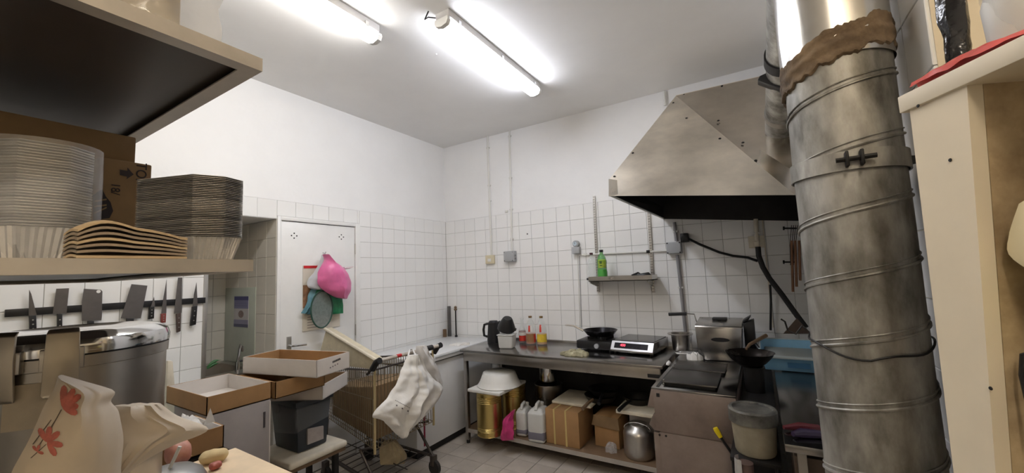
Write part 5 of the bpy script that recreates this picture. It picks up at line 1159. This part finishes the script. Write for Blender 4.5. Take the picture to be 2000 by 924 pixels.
pan_ = solo('splash_panel', MB().box(px0, px1, DY0-.006, DY0-.001, zs-.02, Y_(470, 562, DY0-.004).z), M('pale_green_panel', (196, 204, 192), .2, var=.05), 'pale glossy splash panel behind the sink', 'panel', bevel=.001)
qa = Y_(458, 579, DY0-.008); qb = Y_(484.5, 640, DY0-.008)
po = thing('poster', 'blue and white notice stuck on the pale panel above the tap', 'poster', ((qa.x+qb.x)/2, DY0-.008, qb.z))
part('sheet', MB().box(qa.x, qb.x, DY0-.0085, DY0-.0065, qb.z, qa.z), M('notice_white', (206, 204, 206), .5), po)
for f0_, f1_, m_ in ((0, .13, M('notice_navy', (78, 80, 132), .5)), (.13, .4, M('notice_blue', (136, 138, 176), .5)), (.76, .9, M('notice_lilac', (150, 150, 180), .5)), (.9, 1, M('notice_slate', (98, 100, 132), .5))):
    part('print_band', MB().box(qa.x, qb.x, DY0-.0092, DY0-.0085, lerp(qa.z, qb.z, f1_), lerp(qa.z, qb.z, f0_)), m_, po)
pcn = Vector(((qa.x+qb.x)/2, DY0-.0088, lerp(qa.z, qb.z, .58)))
part('hands_print', MB().lathe([(.05, 0), (.05, .0006)], pcn, 20, sx=.9, sy=.62, m=Matrix.Rotation(pi/2, 3, 'X')), M('notice_skin', (150, 132, 128), .6, var=.3, scale=40), po)
for k in range(3): part('print_line', MB().box(qa.x+.012, qb.x-.02, DY0-.0098, DY0-.0092, lerp(qa.z, qb.z, .18+.06*k)-.003, lerp(qa.z, qb.z, .18+.06*k)), M('notice_navy', (78, 80, 132), .5), po)

# ------------------------------------------------------------------ things hanging on the door
dp = lambda px, py, d=.01: X_(px, py, d)
a = dp(592, 519, .004); b = dp(664, 637, .004); cl = thing('wall_calendar', 'paper calendar with a red top strip behind the bags on the door', 'calendar', ((.004), (a.y+b.y)/2, b.z))
part('sheets', MB().box(-.002, .004, a.y, b.y, b.z, a.z), M('calendar_paper', (214, 206, 192), .7, var=.04), cl)
part('red_strip', MB().box(-.002, .007, a.y+.005, b.y-.08, a.z-.022, a.z), red, cl)
part('photo_print', MB().box(.004, .0046, a.y, a.y+.12, lerp(a.z, b.z, .65), lerp(a.z, b.z, .3)), M('calendar_photo', (150, 112, 84), .6, var=.4, scale=25), cl)
for k in range(6): part('print_line', MB().box(.004, .0046, a.y+.04, a.y+.15, b.z+.02+.022*k, b.z+.027+.022*k), M('pale_ink', (150, 140, 132), .7), cl)
def hang(name, rows, plane, bf, mat, label, seed, amp=.012, fold=.02, cat='bag', sub=5, bb=.02):
    t = thing(name, label, cat, X_((rows[-1][0]+rows[-1][2])/2, rows[-1][1], plane))
    part('sack', pouch(prow(rows, plane), (1, 0, 0), bf, bb, 28, sub, amp, 12, seed, fold), mat, t); return t
hang('hanging_bag', [(612, 556, 626, 556), (603, 575, 622, 572), (595, 598, 616, 598), (588, 612, 611, 615)], .035, .02, teal, 'flat teal bag hanging left of the green one on the door', 2)
hang('hanging_bag', [(618, 560, 660, 560), (612, 580, 668, 578), (608, 600, 671, 596), (608, 617, 671, 612)], .055, .02, green, 'dark green mesh bag hanging below the pink one', 5)
hang('hanging_bag', [(628, 498, 634, 500), (616, 528, 634, 524), (602, 546, 630, 545), (601, 560, 628, 566), (612, 566, 626, 566)], .06, .05, M('pale_grey_bag', (196, 198, 204), .4, var=.12, scale=9), 'pale grey bag bunched left of the pink one', 8)
nt = thing('hoop_net', 'round hoop net hanging lowest on the door', 'net', dp(630, 640, .1))
ring = []
cN = dp(629, 604, .1); rx_ = abs(dp(650, 604, .1).y-dp(608, 604, .1).y)/2; rz_ = (dp(629, 568, .1).z-dp(629, 640, .1).z)/2
for k in range(41): ring.append(cN+Vector((0, cos(2*pi*k/40)*rx_, sin(2*pi*k/40)*rz_)))
part('hoop', MB().tube(ring, .006, n=8), M('hoop_green', (40, 74, 62), .5), nt)
part('mesh_disc', MB().grid(lambda u, v: cN+Vector((-.012*sin(pi*v*.5)*0-.004, cos(2*pi*u)*rx_*v, sin(2*pi*u)*rz_*v)), 40, 6, True), M('net_grey', (128, 136, 134), .6, var=.2, scale=40, alpha=.75), nt)
pk_ = hang('hanging_bag', [(632, 497, 636, 498), (634, 509, 645, 508), (624, 524, 664, 519), (620, 541, 676, 530), (622, 556, 684, 548), (633, 568, 684, 566), (650, 579, 678, 582), (664, 583, 674, 584)], .13, .10, pink, 'full pink plastic bag hanging on the door hook', 11, .012, .025, bb=.06)
part('knot_tail', MB().tube([dp(672, 524, .13), dp(682, 523, .13), dp(690, 521, .13)], [.012, .009, .004], n=6), M('white_tail', (220, 205, 208), .5), pk_)

# ------------------------------------------------------------------ foreground on the island
def petal(x, y, ang, L, W):
    c, s = cos(ang), sin(ang); pts = []
    for k in range(10):
        t = k/10*2*pi; a = (1-cos(t))/2*L; b = sin(t)*W*(.5+.5*(1-cos(t))/2)
        pts.append((x+a*c-b*s, y+a*s+b*c))
    return pts
FBX = 2.13
fbag = thing('flower_bag', 'cream paper bag printed with red flowers in the lower left corner', 'bag', (FBX-.05, -3.52, IZ))
rows = [(112, 735, 126, 737), (103, 762, 221, 761), (86, 792, 218, 785), (70, 825, 232, 805), (52, 862, 240, 850), (36, 895, 240, 890), (20, 930, 236, 935), (5, 985, 232, 990), (0, 1050, 232, 1050)]
rw = prow(rows, FBX); base_l = Vector((FBX, rw[-1][0].y, IZ+.003)); base_r = Vector((FBX, rw[-1][1].y, IZ+.003)); rw.append((base_l, base_r))
fmb = pouch(rw, (1, -.2, 0), .05, .05, 44, 5, .008, 9, 21, fold=.02)
part('sack', fmb, bagf, fbag)
pet = []
for a in (-2.6, -2.0, -1.5, -1.0, -.6, -.1, .4): pet.append(petal(122, 796, a, 44 if a < -.5 else 32, 9))
for a in (-2.1, -1.4, -.7, .2, 1.0): pet.append(petal(92, 864, a, 32, 8))
for a in (-2.2, -1.2, .3): pet.append(petal(72, 882, a, 14, 4))
for pq_ in (pet[:7], pet[7:12], pet[12:]): part('flower_print', decal(fmb, pq_), M('flower_red', (190, 108, 94), .6, var=.25, scale=60), fbag)
stem = [[(x-1.2, y), (x+1.2, y), (x2+1.2, y2), (x2-1.2, y2)] for x, y, x2, y2 in ((120, 800, 95, 845), (112, 815, 70, 880), (90, 868, 60, 895), (100, 820, 64, 868))]
part('stem_print', decal(fmb, stem, .0012), M('stem_grey', (112, 98, 84), .7), fbag)
F2 = 2.04
f2 = thing('folded_bag', 'large cream bag folded open to the right of the flower print', 'bag', X_(300, 900, F2))
rows2 = [(222, 793, 312, 788), (205, 806, 346, 812), (200, 826, 408, 838), (196, 850, 345, 868), (194, 885, 292, 895), (190, 930, 246, 930), (186, 990, 240, 990)]
r2_ = prow(rows2, F2)
part('sack', pouch(r2_+[(Vector((F2, r2_[-1][0].y, IZ+.003)), Vector((F2, r2_[-1][1].y, IZ+.003)))], (1, -.1, 0), .04, .04, 34, 5, .009, 8, 31, fold=.03), bagf, f2)
# low carton with paper
la = X_(435, 834, 1.40); lc_y1 = la.y
lowc = open_carton('small brown carton full of crumpled paper on the island table', (1.27, lc_y1-.11, IZ+.002), .26, .23, .082, 0, kraft, cardw)
solo('crumpled_paper', lump((1.27, lc_y1-.11, IZ+.01), .115, .1, .10, 12.3, 44, 14, 0, .35), bagw, 'crumpled white paper sticking out of the small carton', 'paper')
pt_ = X_(411, 797, 1.33); pb_ = X_(409, 822, 1.33)
solo('paper_tip', MB().add([pb_+Vector((0, -.02, -.01)), pb_+Vector((0, .02, -.01)), pb_+Vector((-.02, 0, -.01)), pt_], [(0, 1, 3), (1, 2, 3), (2, 0, 3), (2, 1, 0)]), bagw, 'pointed white paper corner above the small carton', 'paper')
# chopping board, bread, meat, lid and straw
e0 = Z_(470, 878, IZ+.032); e1 = Z_(575, 924, IZ+.032); e2 = Z_(372, 897, IZ+.032)
dx = (e1-e0).normalized(); dy = Vector((dx.y, -dx.x, 0))
cbv = [e0-dx*.04, e0+dx*.5, e0+dx*.5+dy*.27, e0-dx*.04+dy*.27]
solo('chopping_board', MB().hexa([q-Vector((0, 0, .03)) for q in cbv]+cbv), woodc, 'pale stained chopping board at the bottom edge with bread and meat', 'board', bevel=.004)
def roll(p0, p1, r, mat, name, label, cat, sq=.8):
    mb = MB(); d = p1-p0; n = d.normalized(); s = n.cross(Vector((0, 0, 1))).normalized()
    def fn(u, v):
        t = 2*pi*u; rr = r*max(.05, (1-(2*v-1)**4))**.5*(1+.12*noise.noise(Vector((cos(t)*2, sin(t)*2, v*5+r*90)))); return p0+d*v+s*cos(t)*rr+Vector((0, 0, 1))*(sin(t)*rr*sq+r*sq)
    mb.grid(fn, 20, 16, True); mb.f += [tuple(range(19, -1, -1)), tuple(len(mb.v)-20+i for i in range(20))]
    return solo(name, mb, mat, label, cat)
bz = IZ+.033
roll(Z_(388, 909, bz), Z_(446, 897, bz), .026, M('pale_bread', (216, 192, 144), .7, var=.12, scale=14), 'bread_stick', 'pale bread stick lying on the chopping board', 'bread')
roll(Z_(408, 921, bz), Z_(433, 912, bz), .015, M('raw_meat', (170, 92, 78), .4, var=.25, scale=20), 'meat_strip', 'dark red meat strip beside the bread stick', 'meat')
mt_ = M('chicken_skin', (206, 158, 140), .4, var=.18, scale=12, rgb2=(176, 108, 92))
m0 = X_(322, 880, 1.46); m1 = X_(372, 884, 1.46)
roll(Vector((m0.x, m0.y, IZ+.02)), Vector((m1.x, m1.y, IZ+.012)), .036, mt_, 'chicken_piece', 'raw pink chicken piece left of the chopping board', 'meat', 1.15)
lc = Vector((1.66, -3.205, IZ+.034)); ldp = thing('steel_dome', 'grey steel dome at the bottom edge beside the chicken', 'cover', lc)
part('dome', MB().lathe([(.093, 0), (.096, .004), (.085, .026), (.06, .044), (.025, .052), (0, .053)], lc, 40, cap1=False), M('lid_steel', (150, 150, 148), .4, .9, var=.1), ldp)
sw0 = X_(348, 930, 1.83); sw1 = X_(357, 882, 1.83)
solo('white_straw', MB().tube([lc+Vector((.01, .0, .052)), lc+Vector((.02, .02, .11))], .005, n=10), wplast, 'white plastic stick standing on the steel dome', 'stick')

# ------------------------------------------------------------------ cream cupboard at the right
O = Vector((3.463, -2.859, 0)); av = Vector((.45, -.893, 0)); nv_ = Vector((.893, .45, 0)); up_ = Vector((0, 0, 1))
def cb3(s0, s1, d0, d1, z0, z1):
    return [O+av*s+nv_*d+up_*z for z in (z0, z1) for s, d in ((s0, d0), (s1, d0), (s1, d1), (s0, d1))]
cup = thing('open_cupboard', 'cream painted open cupboard along the right edge', 'cupboard', O)
TBZ = 1.824
part('top_board', MB().hexa(cb3(-.014, .75, -.006, .30, TBZ-.028, TBZ)), cream, cup, bevel=.002)
def tap(sa0, sa1, sb0, sb1, d0, d1, mat, nm):
    z1_ = TBZ-.028; low = cb3(sa0, sa1, d0, d1, 0, 1.0)[:4]; mid = cb3(sa0, sa1, d0, d1, 0, 1.0)[4:]; hi_ = cb3(sb0, sb1, d0, d1, 0, z1_)[4:]
    mb = MB().add(low+mid+hi_, [(3, 2, 1, 0), (8, 9, 10, 11)]+[(q*4+k, q*4+(k+1) % 4, q*4+4+(k+1) % 4, q*4+4+k) for q in (0, 1) for k in range(4)])
    part(nm, mb, mat, cup)
tap(-.014, .032, -.002, .086, 0, .02, cream, 'left_stile')
tap(.012, .0325, .066, .0865, .0205, .28, M('stained_cream', (206, 186, 150), .6, var=.2, scale=7, rgb2=(120, 96, 66)), 'left_side')
part('right_stile', MB().hexa(cb3(.66, .75, 0, .022, 0, TBZ-.028)), cream, cup, bevel=.0025)
part('right_side', MB().hexa(cb3(.66, .68, .022, .28, 0, TBZ-.028)), cream, cup)
part('back_board', MB().hexa(cb3(.0, .75, .28, .29, 0, TBZ-.028)), M('brown_back', (150, 128, 100), .7, var=.12, scale=5), cup)
for z in (1.30, .9, .5): part('inner_shelf', MB().hexa(cb3(.09, .66, .03, .28, z-.02, z)), cream, cup)
part('batten', MB().hexa(cb3(.09, .66, .255, .28, 1.56, 1.575)), cream, cup)
for s, z, in ((.05, 1.70), (.06, 1.38), (.02, 1.795)): part('nail_head', MB().lathe([(.0028, 0), (.002, .001)], O+av*s+up_*z+nv_*(-.0005 if z < 1.75 else -.0065), 8, m=Vector((0, 0, 1)).rotation_difference(-nv_).to_matrix()), blackm, cup)
cp = lambda s, d, z: O+av*s+nv_*d+up_*z
# inside: container with black strap, yellow bag and cream paper
ic = cp(.118, .07, 1.302); bx_ = thing('lidded_container', 'white container with a black strap inside the cupboard', 'container', ic)
part('bowl', MB().lathe([(.036, 0), (.042, .09), (.044, .095)], ic, 32), M('dark_jar', (70, 62, 54), .4), bx_)
part('lid', MB().lathe([(.046, .092), (.047, .1), (.047, .122), (.044, .127), (0, .127)], ic, 36, cap1=False), wplast, bx_, bevel=.0015)
part('strap', MB().tube([cp(.085, .03, 1.432), cp(.078, .026, 1.428), (cp(.074, .025, 1.40)), cp(.078, .024, 1.36), cp(.084, .022, 1.33)], .0025, n=6), black, bx_)
yb_ = [(cp(.1, .05, 1.57), cp(.2, .05, 1.60)), (cp(.085, .05, 1.53), cp(.21, .05, 1.54)), (cp(.078, .05, 1.48), cp(.215, .05, 1.48)), (cp(.075, .055, 1.432), cp(.215, .055, 1.432))]
solo('yellow_bag', pouch(yb_, -nv_, .02, .03, 24, 4, .006, 22, 17, .01), M('yellow_plastic_bag', (206, 196, 96), .4, var=.15, scale=8), 'yellow plastic bag on the container inside the cupboard', 'bag')
pp = [(cp(.105, .022, 1.625), cp(.2, .022, 1.66)), (cp(.09, .022, 1.59), cp(.2, .022, 1.61)), (cp(.085, .02, 1.56), cp(.2, .02, 1.55)), (cp(.11, .02, 1.535), cp(.2, .02, 1.51))]
solo('cream_paper', pouch(pp, -nv_, .004, .004, 20, 4, .003, 24, 23, .004), M('cream_paper', (226, 212, 172), .7, var=.05), 'folded cream paper hanging over the yellow bag', 'paper')
# on the top board: black sack, white tub in film, red bag
bs_ = [(cp(.028, .03, 2.0), cp(.075, .03, 2.0)), (cp(.03, .03, 1.94), cp(.07, .03, 1.94)), (cp(.034, .03, 1.88), cp(.066, .03, 1.88)), (cp(.038, .028, TBZ+.03), cp(.064, .028, TBZ+.03)), (cp(.04, .028, TBZ+.001), cp(.064, .028, TBZ+.001))]
solo('black_sack', pouch(bs_, -nv_, .01, .02, 24, 5, .004, 26, 19, .006), M('black_film', (24, 22, 24), .15, var=.2, bump=.4, bscale=40), 'shiny black plastic sack standing on top of the cupboard', 'sack')
wt = cp(.108, .052, TBZ+.001); tb_ = thing('wrapped_tub', 'white tub in clear film on top of the cupboard', 'tub', wt)
part('tub', MB().lathe([(.024, 0), (.028, .006), (.031, .075), (.027, .09), (0, .094)], wt, 30, cap1=False), wplast, tb_)
part('film', pouch([(cp(.074, .05, 1.99), cp(.2, .05, 2.02)), (cp(.072, .05, 1.94), cp(.2, .05, 1.95)), (cp(.074, .05, 1.88), cp(.2, .05, 1.88)), (cp(.076, .05, TBZ+.004), cp(.2, .05, TBZ+.004))], -nv_, .035, .04, 30, 5, .005, 26, 29, .008), wrap, tb_)
rb_ = MB(); 
def rfn(u, v):
    s = lerp(.005, .20, u); w_ = lerp(-.003, .014, v); z = TBZ+.002+(.014*sin(pi*v)+.008*(1-u)*(1-v)+.006*noise.noise(Vector((u*8, v*5, 2)))*1.0)*(.4+.6*sin(pi*min(1, u+.15)))
    return cp(s, w_, max(z, TBZ+.0015))
rb_.grid(rfn, 30, 8); n0 = len(rb_.v); rb_.v += [Vector((v.x, v.y, TBZ+.0006)) for v in rb_.v[:n0]]; rb_.f += [tuple(i+n0 for i in reversed(f)) for f in rb_.f[:]]
solo('red_film', rb_, M('red_film', (206, 96, 92), .2, var=.2, scale=12, bump=.3, bscale=30), 'flattened red plastic bag along the edge of the cupboard top', 'bag')
